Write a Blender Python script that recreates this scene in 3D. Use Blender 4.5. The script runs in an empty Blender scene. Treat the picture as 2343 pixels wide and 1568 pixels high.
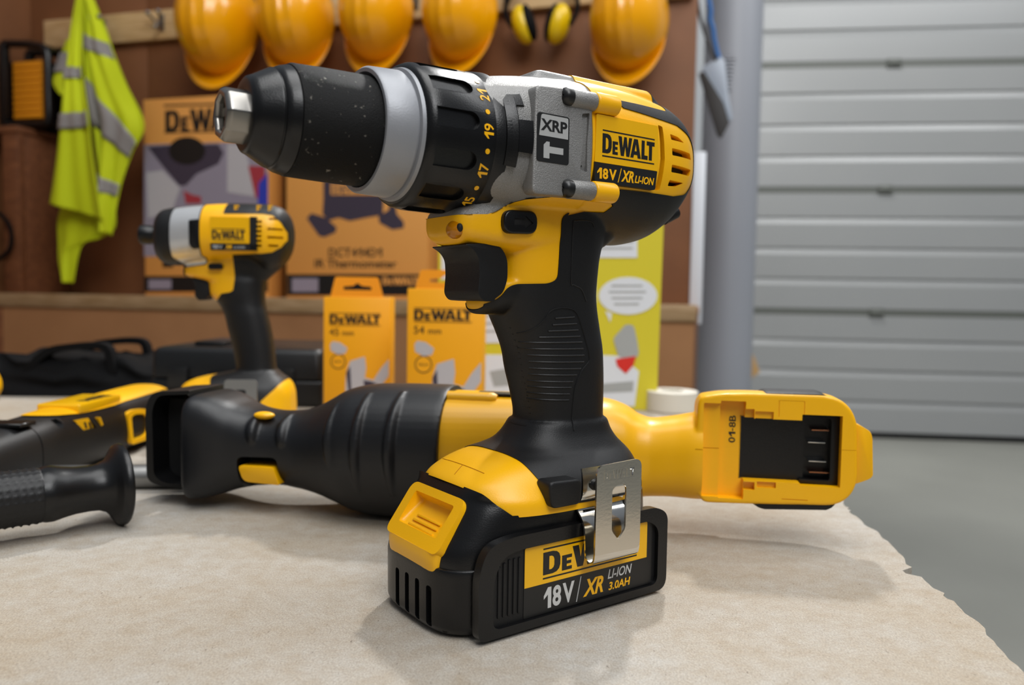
import bpy, bmesh, math, random
import numpy as np
from mathutils import Vector, Matrix
from mathutils.bvhtree import BVHTree

random.seed(7)
scene = bpy.context.scene
COL = scene.collection

# ------------------------------------------------------------------ camera
FPX = 1787.0                      # focal length in pixels of the 2343 px wide frame (18 mm lens on a 23.6 mm sensor)
HOR, ROLL, CAMH = 682.0, 0.016, 0.135
PITCH = math.atan((784 - HOR) / FPX)
_F = np.array([0, math.cos(PITCH), -math.sin(PITCH)])
_U0 = np.array([0, math.sin(PITCH), math.cos(PITCH)])
_R0 = np.array([1.0, 0, 0])
_R = _R0 * math.cos(ROLL) + _U0 * math.sin(ROLL)
_U = _U0 * math.cos(ROLL) - _R0 * math.sin(ROLL)
_C = np.array([0, 0, CAMH])
cam = bpy.data.cameras.new('camera')
cam_ob = bpy.data.objects.new('camera', cam)
COL.objects.link(cam_ob)
cam.sensor_width = 23.6
cam.lens = FPX / 2343 * 23.6
cam.clip_start, cam.clip_end = 0.01, 60
cam_ob.matrix_world = Matrix(((_R[0], _U[0], -_F[0], 0), (_R[1], _U[1], -_F[1], 0), (_R[2], _U[2], -_F[2], CAMH), (0, 0, 0, 1)))
cam.dof.use_dof = True
cam.dof.focus_distance = 0.335
cam.dof.aperture_fstop = 5.6
scene.camera = cam_ob

# ------------------------------------------------------------------ light
scene.view_settings.view_transform = 'Standard'
scene.view_settings.look = 'None'
scene.view_settings.gamma = 1.0
scene.view_settings.use_curve_mapping = False
scene.view_settings.exposure = 0.2
world = bpy.data.worlds.new('hall')
scene.world = world
world.use_nodes = True
wn = world.node_tree.nodes
wl = world.node_tree.links
bg = wn['Background']
tc = wn.new('ShaderNodeTexCoord')
sx = wn.new('ShaderNodeSeparateXYZ')
cr = wn.new('ShaderNodeValToRGB')
wl.new(tc.outputs['Generated'], sx.inputs[0])
mp = wn.new('ShaderNodeMapRange')
mp.inputs['From Min'].default_value = -1
mp.inputs['From Max'].default_value = 1
wl.new(sx.outputs['Z'], mp.inputs['Value'])
wl.new(mp.outputs[0], cr.inputs[0])
cr.color_ramp.elements[0].position = 0.42
cr.color_ramp.elements[0].color = (.045, .043, .042, 1)
cr.color_ramp.elements[1].position = 0.85
cr.color_ramp.elements[1].color = (.20, .22, .25, 1)
wl.new(cr.outputs[0], bg.inputs[0])
bg.inputs[1].default_value = 1.0


def area(name, loc, target, size, power, color, size_y=None):
    l = bpy.data.lights.new(name, 'AREA')
    l.energy = power
    l.color = color
    l.shape = 'RECTANGLE'
    l.size = size
    l.size_y = size_y or size
    o = bpy.data.objects.new(name, l)
    COL.objects.link(o)
    o.location = loc
    o.rotation_euler = (Vector(target) - Vector(loc)).to_track_quat('-Z', 'Y').to_euler()
    return o


area('hall_lamp', (.7, 2.9, 2.9), (-.05, .5, 0), .22, 84, (1, .99, .97), .3)
area('overhead_light', (.1, .15, 2.2), (.05, .55, .05), 1.5, 30, (1, 1, .99), 1.5)
area('overhead_light', (.9, -1.6, 2.4), (.2, .8, .1), 1.4, 46, (.99, .995, 1), 1.4)  # added front fill from behind the camera, brightens surfaces facing it
area('overhead_light', (2.3, 1.3, 2.7), (1.8, 3.9, .5), 2.2, 48, (.98, .99, 1.0), .8)


# ------------------------------------------------------------------ materials
def lin(h):
    h = h.lstrip('#')
    out = []
    for i in (0, 2, 4):
        c = int(h[i:i + 2], 16) / 255
        out.append(c / 12.92 if c <= .04045 else ((c + .055) / 1.055) ** 2.4)
    return tuple(out) + (1,)


MATS = {}


def mat(name, color, rough=.5, metal=0.0, bump=None, var=None, coat=0.0, spec=.5, trans=0.0):
    """bump = (scale, strength); var = (scale, amount, dark colour)"""
    m = bpy.data.materials.new(name)
    m.use_nodes = True
    nt = m.node_tree
    b = nt.nodes['Principled BSDF']
    b.inputs['Base Color'].default_value = lin(color)
    b.inputs['Roughness'].default_value = rough
    b.inputs['Metallic'].default_value = metal
    b.inputs['Coat Weight'].default_value = coat
    b.inputs['Specular IOR Level'].default_value = spec
    if trans:
        b.inputs['Subsurface Weight'].default_value = trans
        b.inputs['Subsurface Radius'].default_value = (.02, .012, .004)
    t = None
    if bump or var:
        t = nt.nodes.new('ShaderNodeTexCoord')
    if bump:
        n = nt.nodes.new('ShaderNodeTexNoise')
        n.inputs['Scale'].default_value = bump[0]
        n.inputs['Detail'].default_value = 3
        nt.links.new(t.outputs['Object'], n.inputs['Vector'])
        bp = nt.nodes.new('ShaderNodeBump')
        bp.inputs['Strength'].default_value = bump[1]
        bp.inputs['Distance'].default_value = .001
        nt.links.new(n.outputs['Fac'], bp.inputs['Height'])
        nt.links.new(bp.outputs[0], b.inputs['Normal'])
    if var:
        n = nt.nodes.new('ShaderNodeTexNoise')
        n.inputs['Scale'].default_value = var[0]
        n.inputs['Detail'].default_value = 5
        nt.links.new(t.outputs['Object'], n.inputs['Vector'])
        r = nt.nodes.new('ShaderNodeValToRGB')
        r.color_ramp.elements[0].position = .5 - var[1] / 2
        r.color_ramp.elements[1].position = .5 + var[1] / 2
        r.color_ramp.elements[0].color = lin(var[2])
        r.color_ramp.elements[1].color = lin(color)
        nt.links.new(n.outputs['Fac'], r.inputs[0])
        nt.links.new(r.outputs[0], b.inputs['Base Color'])
    MATS[name] = m
    return m


YEL = mat('yellow_plastic', 'F7B600', .36, bump=(1500, .06))
YELG = mat('yellow_label', 'EDB200', .3)
YELD = mat('amber_lens', 'B87400', .15)
ORA = mat('orange_slats', 'D98A10', .45)
BLK = mat('black_plastic', '0C0C0D', .30, bump=(1800, .08), spec=.4)
RUB = mat('black_rubber', '0F0F10', .48, bump=(2500, .15), spec=.4)
RUBS = mat('soft_black_rubber', '0F1013', .42, bump=(2000, .12))
GRIP = mat('textured_black_sleeve', '0E0E0E', .6, bump=(3200, .5), spec=.2)
INK = mat('black_ink', '121212', .45)
SLOT = mat('dark_slot', '060606', .7)
SIL = mat('silver_paint', '9C9B99', .42, metal=.45, bump=(2600, .35), var=(2500, .7, '767573'))
RING = mat('silver_ring_plastic', '93959A', .42, metal=.25, bump=(1500, .08))
STEEL = mat('bright_steel', 'D8D6D0', .12, metal=1.0)
BRUSH = mat('brushed_steel', 'D2CDC2', .24, metal=1.0, bump=(900, .05))
STEELD = mat('worn_steel', '8F8C87', .28, metal=1.0)
GREYI = mat('grey_ink', 'A9AAA9', .45)
WHITEI = mat('light_grey_ink', 'C6C6C4', .45)
SCREWM = mat('black_screw', '141414', .35)
COPPER = mat('copper_terminal', 'B37A58', .25, metal=1.0)
HELM = mat('helmet_yellow', 'F0A404', .24, coat=.3)


def dusty(m, scale, lo, hi, color):
    """sparse pale specks of dust lying on a surface"""
    nt = m.node_tree
    b = nt.nodes['Principled BSDF']
    t = nt.nodes.new('ShaderNodeTexCoord')
    n = nt.nodes.new('ShaderNodeTexNoise')
    n.inputs['Scale'].default_value = scale
    n.inputs['Detail'].default_value = 3
    r = nt.nodes.new('ShaderNodeValToRGB')
    r.color_ramp.elements[0].position = lo
    r.color_ramp.elements[1].position = hi
    r.color_ramp.elements[0].color = b.inputs['Base Color'].default_value
    r.color_ramp.elements[1].color = lin(color)
    nt.links.new(t.outputs['Object'], n.inputs['Vector'])
    nt.links.new(n.outputs['Fac'], r.inputs[0])
    nt.links.new(r.outputs[0], b.inputs['Base Color'])


dusty(GRIP, 420, .66, .76, '8A857C')
MUFF = mat('earmuff_yellow', 'DDB800', .35)
MDF = mat('brown_board', '80502C', .65, var=(7, .6, '6C4223'))
MDFL = mat('light_brown_board', 'A9794F', .65, var=(6, .6, '946741'))
CARD = mat('orange_card', 'E09C4C', .6)
CARDB = mat('tan_card', 'B8925E', .8)
BOXY = mat('yellow_card', 'F0A500', .5)
BOXO = mat('orange_flap', 'F59A0C', .5)
PHOTO = mat('print_grey', '8F8794', .5)
PHOTOD = mat('print_dark_grey', '3C3442', .5)
PHOTOL = mat('print_pale_grey', 'B4B0B2', .5)
PRED = mat('print_red', 'A0333C', .5)
PBLUE = mat('print_blue', '2B3AA8', .5)
POSTY = mat('poster_yellow', 'D2C42C', .45)
POSTW = mat('poster_white', 'D9DDE2', .45)
POSTG = mat('poster_grey', 'A2A5A4', .45)
POSTR = mat('poster_red', 'D2281E', .45)
VEST = mat('fluorescent_cloth', 'C2CE00', .8, bump=(300, .3))
REFL = mat('reflective_tape', '8A8582', .4)
CLOTHB = mat('black_fabric', '080809', .85, spec=.15, bump=(700, .4))
CASEB = mat('black_case_plastic', '08090A', .4, bump=(600, .2))
WHITEP = mat('white_plastic', 'D9DDE4', .35)
COLG = mat('grey_paint', '9699A0', .45, var=(2.0, .8, '8E9198'))
DOORG = mat('shutter_grey', '989998', .28, var=(3, .9, '929494'))
DOORD = mat('shutter_joint_grey', '5C5F59', .5)
BLUE = mat('blue_strap', '1B5FA0', .5)
SHEET = mat('pale_grey_sheet', 'A9B4C2', .4)
DARKS = mat('dark_grey_sheet', '2B2826', .6)
PAPER = mat('off_white_tape', 'D8D2C4', .6)


def wood(name, c1, c2, scale=14):
    m = mat(name, c1, .6)
    nt = m.node_tree
    b = nt.nodes['Principled BSDF']
    t = nt.nodes.new('ShaderNodeTexCoord')
    mpn = nt.nodes.new('ShaderNodeMapping')
    mpn.inputs['Scale'].default_value = (1, 8, 8)
    n = nt.nodes.new('ShaderNodeTexNoise')
    n.inputs['Scale'].default_value = scale
    n.inputs['Detail'].default_value = 4
    r = nt.nodes.new('ShaderNodeValToRGB')
    r.color_ramp.elements[0].position = .35
    r.color_ramp.elements[1].position = .65
    r.color_ramp.elements[0].color = lin(c2)
    r.color_ramp.elements[1].color = lin(c1)
    nt.links.new(t.outputs['Object'], mpn.inputs[0])
    nt.links.new(mpn.outputs[0], n.inputs['Vector'])
    nt.links.new(n.outputs['Fac'], r.inputs[0])
    nt.links.new(r.outputs[0], b.inputs['Base Color'])
    return m


SILB = mat('bright_silver_paint', 'C9CACB', .3, metal=.5)
RODD = mat('grey_bar_metal', '8E8D8B', .4, metal=.8)
RODM = mat('dull_metal', 'BDBCB8', .38, metal=.85)
PINED = wood('bench_pine', 'A98C68', '93754F')
PINE = wood('pine', 'D3B282', 'BE9A68')
POST = wood('stained_wood', '7A4A2A', '63391F')


def chipboard():
    m = mat('chipboard', 'C2B4A0', .72)
    nt = m.node_tree
    N, L = nt.nodes, nt.links
    b = N['Principled BSDF']
    t = N.new('ShaderNodeTexCoord')

    def noise(scale, detail, rough=.6, stretch=None):
        n = N.new('ShaderNodeTexNoise')
        n.inputs['Scale'].default_value = scale
        n.inputs['Detail'].default_value = detail
        n.inputs['Roughness'].default_value = rough
        if stretch:
            k = N.new('ShaderNodeMapping')
            k.inputs['Scale'].default_value = stretch
            k.inputs['Rotation'].default_value = (0, 0, .6)
            L.new(t.outputs['Object'], k.inputs[0])
            L.new(k.outputs[0], n.inputs['Vector'])
        else:
            L.new(t.outputs['Object'], n.inputs['Vector'])
        return n

    def ramp(src, p0, c0, p1, c1):
        r = N.new('ShaderNodeValToRGB')
        r.color_ramp.elements[0].position = p0
        r.color_ramp.elements[1].position = p1
        r.color_ramp.elements[0].color = c0
        r.color_ramp.elements[1].color = c1
        L.new(src, r.inputs[0])
        return r

    def mul(a, bb, fac=1.0, mode='MULTIPLY'):
        x = N.new('ShaderNodeMixRGB')
        x.blend_type = mode
        x.inputs[0].default_value = fac
        L.new(a, x.inputs[1])
        L.new(bb, x.inputs[2])
        return x

    fine = noise(1400, 4, .75, (1, .6, 1))
    base = ramp(fine.outputs['Fac'], .3, lin('949089'), .68, lin('C2BEB7'))
    mid = noise(110, 5, .7)
    m1 = mul(base.outputs[0], ramp(mid.outputs['Fac'], .3, lin('EBE2D6'), .7, (1, 1, 1, 1)).outputs[0])
    big = noise(5, 4, .6)
    m2 = mul(m1.outputs[0], ramp(big.outputs['Fac'], .38, lin('F4E8D6'), .6, (1, 1, 1, 1)).outputs[0], .8)
    fl = noise(800, 2, .5, (1, .3, 1))
    m3 = mul(m2.outputs[0], ramp(fl.outputs['Fac'], .22, lin('6E5540'), .32, (1, 1, 1, 1)).outputs[0], .6)
    L.new(m3.outputs[0], b.inputs['Base Color'])
    bp = N.new('ShaderNodeBump')
    bp.inputs['Strength'].default_value = .35
    bp.inputs['Distance'].default_value = .0006
    L.new(fine.outputs['Fac'], bp.inputs['Height'])
    L.new(bp.outputs[0], b.inputs['Normal'])
    return m


CHIP = chipboard()
CHIPE = mat('chipboard_edge', 'B79A75', .9, bump=(500, .8), var=(300, .6, '8F7350'))
FLOORM = mat('concrete_floor', '8E8E86', .5, var=(2.2, .7, '7C7C75'))
FABF = mat('hall_wall_grey', '9DA1A4', .7)


# ------------------------------------------------------------------ frames: a place's own axes (mm): u along, w away, z up
class Frame:
    def __init__(s, o, ang):
        s.o = np.array(o, float)
        s.ang = math.radians(ang)
        c, n = math.cos(s.ang), math.sin(s.ang)
        s.X = np.array([c, n, 0.0])
        s.Y = np.array([-n, c, 0.0])

    def px(s, x, y, w=0.0):
        """the point of the plane at depth w (mm) seen at photo pixel x, y -> (u, z) in mm"""
        d = _F + _R * (x - 1171.5) / FPX - _U * (y - 784) / FPX
        t = (w / 1000 - (_C - s.o) @ s.Y) / (d @ s.Y)
        P = _C + d * t
        return ((P - s.o) @ s.X * 1000, (P[2] - s.o[2]) * 1000)

    def pl(s, pts, w=0.0):
        return [s.px(p[0], p[1], p[2] if len(p) > 2 else w) for p in pts]

    def hit(s, skin, x, y):
        """first point of a solid (in this frame, mm) met by the sight line through photo pixel x, y"""
        d = _F + _R * (x - 1171.5) / FPX - _U * (y - 784) / FPX
        c = _C - s.o
        h = skin.t.ray_cast(Vector((c @ s.X * 1000, c @ s.Y * 1000, c[2] * 1000)), Vector((d @ s.X, d @ s.Y, d[2])).normalized())
        return h[0]

    def at(s, u, w, z):
        return s.o + s.X * u / 1000 + s.Y * w / 1000 + np.array([0, 0, z / 1000])


def ground(x, y, z=0.0):
    d = _F + _R * (x - 1171.5) / FPX - _U * (y - 784) / FPX
    P = _C + d * ((z - CAMH) / d[2])
    return P


# ------------------------------------------------------------------ shapes: (vertices, faces) in mm
def join(*vfs):
    V, F = [], []
    for v, f in vfs:
        k = len(V)
        V.extend(v)
        F.extend(tuple(i + k for i in q) for q in f)
    return V, F


def xf(vf, fn):
    return [tuple(fn(*p)) for p in vf[0]], vf[1]


def mv(vf, dx=0, dy=0, dz=0):
    return [(x + dx, y + dy, z + dz) for x, y, z in vf[0]], vf[1]


def flip(vf):
    return vf[0], [tuple(reversed(f)) for f in vf[1]]


def loft(rings, caps=True, closed=True):
    n = len(rings[0])
    V = [tuple(p) for r in rings for p in r]
    F = []
    for i in range(len(rings) - 1):
        for j in range(n if closed else n - 1):
            k = (j + 1) % n
            F.append((i * n + j, i * n + k, (i + 1) * n + k, (i + 1) * n + j))
    if caps:
        F.append(tuple(reversed(range(n))))
        F.append(tuple((len(rings) - 1) * n + j for j in range(n)))
    return V, F


def dense(secs, k=6):
    """smooth in-between rows of a table of numbers"""
    A = np.array(secs, float)
    out = []
    n = len(A)
    h = np.diff(A[:, 0])
    D = np.zeros_like(A)
    for c in range(A.shape[1]):
        dl = np.diff(A[:, c]) / h
        for i in range(n):
            if i == 0:
                D[i, c] = dl[0]
            elif i == n - 1:
                D[i, c] = dl[-1]
            elif dl[i - 1] * dl[i] <= 0:
                D[i, c] = 0
            else:
                D[i, c] = 2 * dl[i - 1] * dl[i] / (dl[i - 1] + dl[i])
    for i in range(n - 1):
        for j in range(k):
            t = j / k
            h00, h10, h01, h11 = 2 * t**3 - 3 * t**2 + 1, t**3 - 2 * t**2 + t, -2 * t**3 + 3 * t**2, t**3 - t**2
            out.append(h00 * A[i] + h10 * h[i] * D[i] + h01 * A[i + 1] + h11 * h[i] * D[i + 1])
    out.append(A[-1])
    return out


def spow(c, e):
    return math.copysign(abs(c) ** (2 / e), c)


def ring_x(u, W, zt, zb, zc, e=2.5, eb=None, n=56, y0=0.0):
    P = []
    for i in range(n):
        a = 2 * math.pi * i / n
        c, s = math.cos(a), math.sin(a)
        ee = e if s >= 0 else (eb or e)
        P.append((u, y0 + W * spow(c, ee), zc + (zt - zc if s >= 0 else zc - zb) * spow(s, ee)))
    return P


def ring_z(z, u0, u1, W, e=2.5, n=56, y0=0.0):
    P = []
    for i in range(n):
        a = 2 * math.pi * i / n
        P.append(((u0 + u1) / 2 + (u1 - u0) / 2 * spow(math.cos(a), e), y0 + W * spow(math.sin(a), e), z))
    return P


def loft_x(secs, zc, e=2.5, eb=None, k=6, n=56):
    return loft([ring_x(r[0], r[1], r[2], r[3], zc if zc is not None else (r[2] + r[3]) / 2, e, eb, n) for r in dense(secs, k)])


def loft_z(secs, e=2.5, k=6, n=56):
    return loft([ring_z(r[0], r[1], r[2], r[3], e, n) for r in dense(secs, k)])


def rev(profile, z0=0.0, y0=0.0, n=72, a0=0.0, a1=360.0, close=True):
    """profile of (u, r) turned about the X axis; a solid when the profile is closed"""
    full = abs(a1 - a0) >= 359.9
    m = n if full else max(3, int(n * (a1 - a0) / 360)) + 1
    V, F = [], []
    for i in range(m):
        a = math.radians(a0 + (a1 - a0) * i / (n if full else m - 1))
        for u, r in profile:
            V.append((u, y0 - r * math.sin(a), z0 + r * math.cos(a)))
    k = len(profile)
    for i in range(m if full else m - 1):
        for j in range(k if close else k - 1):
            a_, b_ = i * k + j, i * k + (j + 1) % k
            c_, d_ = ((i + 1) % m) * k + (j + 1) % k, ((i + 1) % m) * k + j
            F.append((a_, b_, c_, d_))
    if not full and close:
        F.append(tuple(range(k - 1, -1, -1)))
        F.append(tuple((m - 1) * k + j for j in range(k)))
    return V, F


def area2(p):
    return sum(p[i][0] * p[(i + 1) % len(p)][1] - p[(i + 1) % len(p)][0] * p[i][1] for i in range(len(p)))


def prism(poly, y0, y1):
    """polygon in (u, z) drawn out along y from y0 to y1"""
    p = list(poly)
    if area2(p) < 0:
        p.reverse()
    n = len(p)
    V = [(a, y0, b) for a, b in p] + [(a, y1, b) for a, b in p]
    F = [tuple(range(n)), tuple(range(2 * n - 1, n - 1, -1))]
    for i in range(n):
        j = (i + 1) % n
        F.append((j, i, n + i, n + j))
    return V, F


def rnd(poly, r, seg=6):
    """round the corners of a polygon; r one radius or one per corner"""
    n = len(poly)
    out = []
    for i in range(n):
        p0, p1, p2 = (np.array(poly[(i + k) % n], float) for k in (-1, 0, 1))
        rr = r[i] if isinstance(r, (list, tuple)) else r
        a, b = p0 - p1, p2 - p1
        la, lb = np.linalg.norm(a), np.linalg.norm(b)
        if rr <= 0 or la < 1e-6 or lb < 1e-6:
            out.append(tuple(p1))
            continue
        d = min(rr, la * .48, lb * .48)
        q0, q2 = p1 + a / la * d, p1 + b / lb * d
        for k in range(seg + 1):
            t = k / seg
            out.append(tuple((1 - t) ** 2 * q0 + 2 * t * (1 - t) * p1 + t * t * q2))
    return out


def rect(x0, y0, x1, y1, r=0.0, seg=5):
    p = [(x0, y0), (x1, y0), (x1, y1), (x0, y1)]
    return rnd(p, r, seg) if r else p


def from_bm(bm):
    V = [tuple(v.co) for v in bm.verts]
    bm.verts.index_update()
    F = [tuple(v.index for v in f.verts) for f in bm.faces]
    bm.free()
    return V, F


def to_bm(vf):
    bm = bmesh.new()
    vs = [bm.verts.new(p) for p in vf[0]]
    for f in vf[1]:
        try:
            bm.faces.new([vs[i] for i in f])
        except ValueError:
            pass
    return bm


def bevel(vf, r, seg=2, ang=40):
    bm = to_bm(vf)
    bmesh.ops.recalc_face_normals(bm, faces=bm.faces)
    ed = [e for e in bm.edges if len(e.link_faces) == 2 and e.calc_face_angle(0) > math.radians(ang)]
    bmesh.ops.bevel(bm, geom=ed, offset=r, offset_type='OFFSET', segments=seg, profile=.5, affect='EDGES', clamp_overlap=True)
    return from_bm(bm)


def box(x0, x1, y0, y1, z0, z1, r=0.0, seg=2):
    V = [(x0, y0, z0), (x1, y0, z0), (x1, y1, z0), (x0, y1, z0), (x0, y0, z1), (x1, y0, z1), (x1, y1, z1), (x0, y1, z1)]
    F = [(3, 2, 1, 0), (4, 5, 6, 7), (0, 1, 5, 4), (1, 2, 6, 5), (2, 3, 7, 6), (3, 0, 4, 7)]
    return bevel((V, F), r, seg) if r else (V, F)


def tube(path, r, n=12, closed=False):
    P = [Vector(p) for p in path]
    rings = []
    prev = None
    m = len(P)
    for i in range(m):
        if closed:
            t = (P[(i + 1) % m] - P[i - 1]).normalized()
        else:
            t = (P[min(i + 1, m - 1)] - P[max(i - 1, 0)]).normalized()
        a = prev - t * prev.dot(t) if prev is not None else (t.cross(Vector((0, 0, 1))) if abs(t.z) < .9 else t.cross(Vector((1, 0, 0))))
        a.normalize()
        prev = a
        b = t.cross(a)
        rr = r[i] if isinstance(r, (list, tuple)) else r
        rings.append([tuple(P[i] + (a * math.cos(2 * math.pi * k / n) + b * math.sin(2 * math.pi * k / n)) * rr) for k in range(n)])
    if closed:
        rings.append(rings[0])
        return loft(rings, False)
    return loft(rings)


def spline(pts, k=8, closed=False):
    P = [np.array(p, float) for p in pts]
    n = len(P)
    out = []
    for i in range(n if closed else n - 1):
        p0, p1, p2, p3 = (P[(i + d) % n] if closed else P[min(max(i + d, 0), n - 1)] for d in (-1, 0, 1, 2))
        for j in range(k):
            t = j / k
            out.append(tuple(.5 * (2 * p1 + (p2 - p0) * t + (2 * p0 - 5 * p1 + 4 * p2 - p3) * t * t + (3 * p1 - p0 - 3 * p2 + p3) * t**3)))
    if not closed:
        out.append(tuple(P[-1]))
    return out


def cyl(c0, c1, r, n=32):
    return tube([c0, c1], r, n)


def ball(c, r, sx=1, sy=1, sz=1, n=24, m=14):
    rings = []
    for i in range(1, m):
        a = math.pi * i / m
        rings.append([(c[0] + r * sx * math.sin(a) * math.cos(2 * math.pi * j / n), c[1] + r * sy * math.sin(a) * math.sin(2 * math.pi * j / n), c[2] - r * sz * math.cos(a)) for j in range(n)])
    return loft(rings)


# -- work with Blender's own modifiers, done at once and kept as plain mesh
def _tmp(vf):
    me = bpy.data.meshes.new('t')
    me.from_pydata(vf[0], [], vf[1])
    o = bpy.data.objects.new('t', me)
    COL.objects.link(o)
    return o


def _take(o):
    dg = bpy.context.evaluated_depsgraph_get()
    me = bpy.data.meshes.new_from_object(o.evaluated_get(dg))
    V = [tuple(v.co) for v in me.vertices]
    F = [tuple(p.vertices) for p in me.polygons]
    bpy.data.meshes.remove(me)
    return V, F


def _kill(*obs):
    for o in obs:
        d = o.data
        bpy.data.objects.remove(o)
        if isinstance(d, bpy.types.Mesh):
            bpy.data.meshes.remove(d)
        elif isinstance(d, bpy.types.Curve):
            bpy.data.curves.remove(d)


def tidy(vf):
    bm = to_bm(vf)
    bmesh.ops.remove_doubles(bm, verts=bm.verts, dist=1e-4)
    bmesh.ops.recalc_face_normals(bm, faces=bm.faces)
    return from_bm(bm)


def boolean(a, b, op):
    b = tidy(b)
    res = ([], [])
    for solver in ('MANIFOLD', 'EXACT'):
        oa, ob = _tmp(a), _tmp(b)
        m = oa.modifiers.new('b', 'BOOLEAN')
        m.object = ob
        m.operation = op
        m.solver = solver
        res = _take(oa)
        _kill(oa, ob)
        if res[0] and not (op == 'DIFFERENCE' and len(res[0]) == len(a[0])):
            break
    return res


def cut(a, *bs):
    a = tidy(a)
    for b in bs:
        a = boolean(a, b, 'DIFFERENCE')
    return a


def common(a, b):
    return boolean(a, b, 'INTERSECT')


def weld(vfs, voxel, smooth=6, factor=.5):
    """melt overlapping solids into one skin with soft fillets"""
    o = _tmp(tidy(join(*vfs)) if len(vfs) == 1 else join(*[tidy(v) for v in vfs]))
    m = o.modifiers.new('r', 'REMESH')
    m.mode = 'VOXEL'
    m.voxel_size = voxel
    s = o.modifiers.new('s', 'SMOOTH')
    s.iterations = smooth
    s.factor = factor
    r = _take(o)
    _kill(o)
    return r


def grow(vf, d):
    """move the skin out along its normals"""
    me = bpy.data.meshes.new('t')
    me.from_pydata(vf[0], [], vf[1])
    V = [tuple(v.co + v.normal * d) for v in me.vertices]
    bpy.data.meshes.remove(me)
    return V, vf[1]


class Skin:
    """casts points on to a solid from one side"""

    def __init__(s, vf):
        s.t = BVHTree.FromPolygons(vf[0], vf[1])

    def side(s, u, z, y=-200, d=(0, 1, 0)):
        h = s.t.ray_cast(Vector((u, y, z)), Vector(d))
        return (h[0], h[1]) if h[0] is not None else (None, None)

    def line(s, pts, r, n=8, lift=0.0):
        P = []
        for u, z in pts:
            h, nn = s.side(u, z)
            if h is not None:
                P.append(tuple(h + nn * lift))
        return tube(P, r, n) if len(P) > 1 else ([], [])


# -- lettering
def shape2d(polys, ext=.2):
    cu = bpy.data.curves.new('t', 'CURVE')
    cu.dimensions = '2D'
    cu.fill_mode = 'BOTH'
    cu.extrude = ext / 2
    for p in polys:
        sp = cu.splines.new('POLY')
        sp.points.add(len(p) - 1)
        for i, q in enumerate(p):
            sp.points[i].co = (q[0], q[1], 0, 1)
        sp.use_cyclic_u = True
    o = bpy.data.objects.new('t', cu)
    COL.objects.link(o)
    r = _take(o)
    _kill(o)
    return mv(r, 0, 0, ext / 2)


ONE = [(0, .62), (.30, 1), (.56, 1), (.56, 0), (.30, 0), (.30, .66), (.0, .46)]


def text2d(s, h, bold=.0, shear=0.0, wide=None, ext=.2):
    """lettering; the figure one is drawn with its flag"""
    if '1' in s:
        parts, x = [], 0.0
        k = .8 + 6 * bold
        for ch in s:
            if ch == '1':
                g = shape2d([[((px if px in (0, .0) else .56 - (.56 - px) * min(1, k)) * h, py * h) for px, py in ONE]], ext)
                g = xf(g, lambda a_, b_, c_: (a_ + shear * b_, b_, c_))
            elif ch == '-':
                g = mv(shape2d([rect(0, 0, h * .34, h * .14)], ext), 0, h * .36, 0)
            else:
                g = _text(ch, h, bold, shear, None, ext)
            parts.append(mv(g, x, 0, 0))
            x += max(p[0] for p in g[0]) + h * .11
        r = join(*parts)
        if wide:
            w = max(p[0] for p in r[0])
            r = xf(r, lambda a_, b_, c_: (a_ * wide / w, b_, c_))
        return r
    return _text(s, h, bold, shear, wide, ext)


def _text(s, h, bold=.0, shear=0.0, wide=None, ext=.2):
    cu = bpy.data.curves.new('t', 'FONT')
    cu.body = s
    cu.size = 1
    cu.offset = bold
    cu.shear = shear
    cu.resolution_u = 4
    cu.extrude = .05
    o = bpy.data.objects.new('t', cu)
    COL.objects.link(o)
    V, F = _take(o)
    _kill(o)
    A = np.array(V)
    lo, hi = A.min(0), A.max(0)
    k = h / (hi[1] - lo[1])
    kx = wide / (hi[0] - lo[0]) if wide else k
    kz = ext / (hi[2] - lo[2])
    return [((x - lo[0]) * kx, (y - lo[1]) * k, (z - lo[2]) * kz) for x, y, z in V], F


def brand(h, w, ext=.2, bars=True):
    """the maker's name in heavy capitals with a small second letter, between two rules"""
    def sh(p, dx, k=1.0):
        return [(x + dx, y * k) for x, y in p]
    D = [(0, 0), (.40, 0), (.56, .05), (.66, .16), (.71, .34), (.71, .66), (.66, .84), (.56, .95), (.40, 1), (0, 1)]
    Dh = [(.25, .2), (.35, .2), (.43, .27), (.46, .38), (.46, .62), (.43, .73), (.35, .8), (.25, .8)]
    E = [(0, 0), (.42, 0), (.42, .15), (.2, .15), (.2, .27), (.39, .27), (.39, .41), (.2, .41), (.2, .53), (.42, .53), (.42, .68), (0, .68)]
    W = [(0, 1), (.27, 1), (.36, .42), (.46, 1), (.66, 1), (.76, .42), (.85, 1), (1.1, 1), (.9, 0), (.66, 0), (.56, .5), (.46, 0), (.22, 0)]
    A = [(0, 0), (.27, 1), (.58, 1), (.86, 0), (.6, 0), (.56, .17), (.29, .17), (.25, 0)]
    Ah = [(.34, .36), (.51, .36), (.43, .74)]
    L = [(0, 0), (0, 1), (.25, 1), (.25, .22), (.52, .22), (.52, 0)]
    T = [(.2, 0), (.2, .78), (0, .78), (0, 1), (.66, 1), (.66, .78), (.46, .78), (.46, 0)]
    polys = [D, Dh, sh(E, .78), sh(W, 1.22), sh(A, 2.20), sh(Ah, 2.20), sh(L, 3.1), sh(T, 3.52)]
    tot = 4.18
    if bars:
        polys += [rect(0, 1.12, tot, 1.19), rect(0, -.19, tot, -.12)]
    return shape2d([[(x * w / tot, y * h) for x, y in p] for p in polys], ext)


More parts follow.
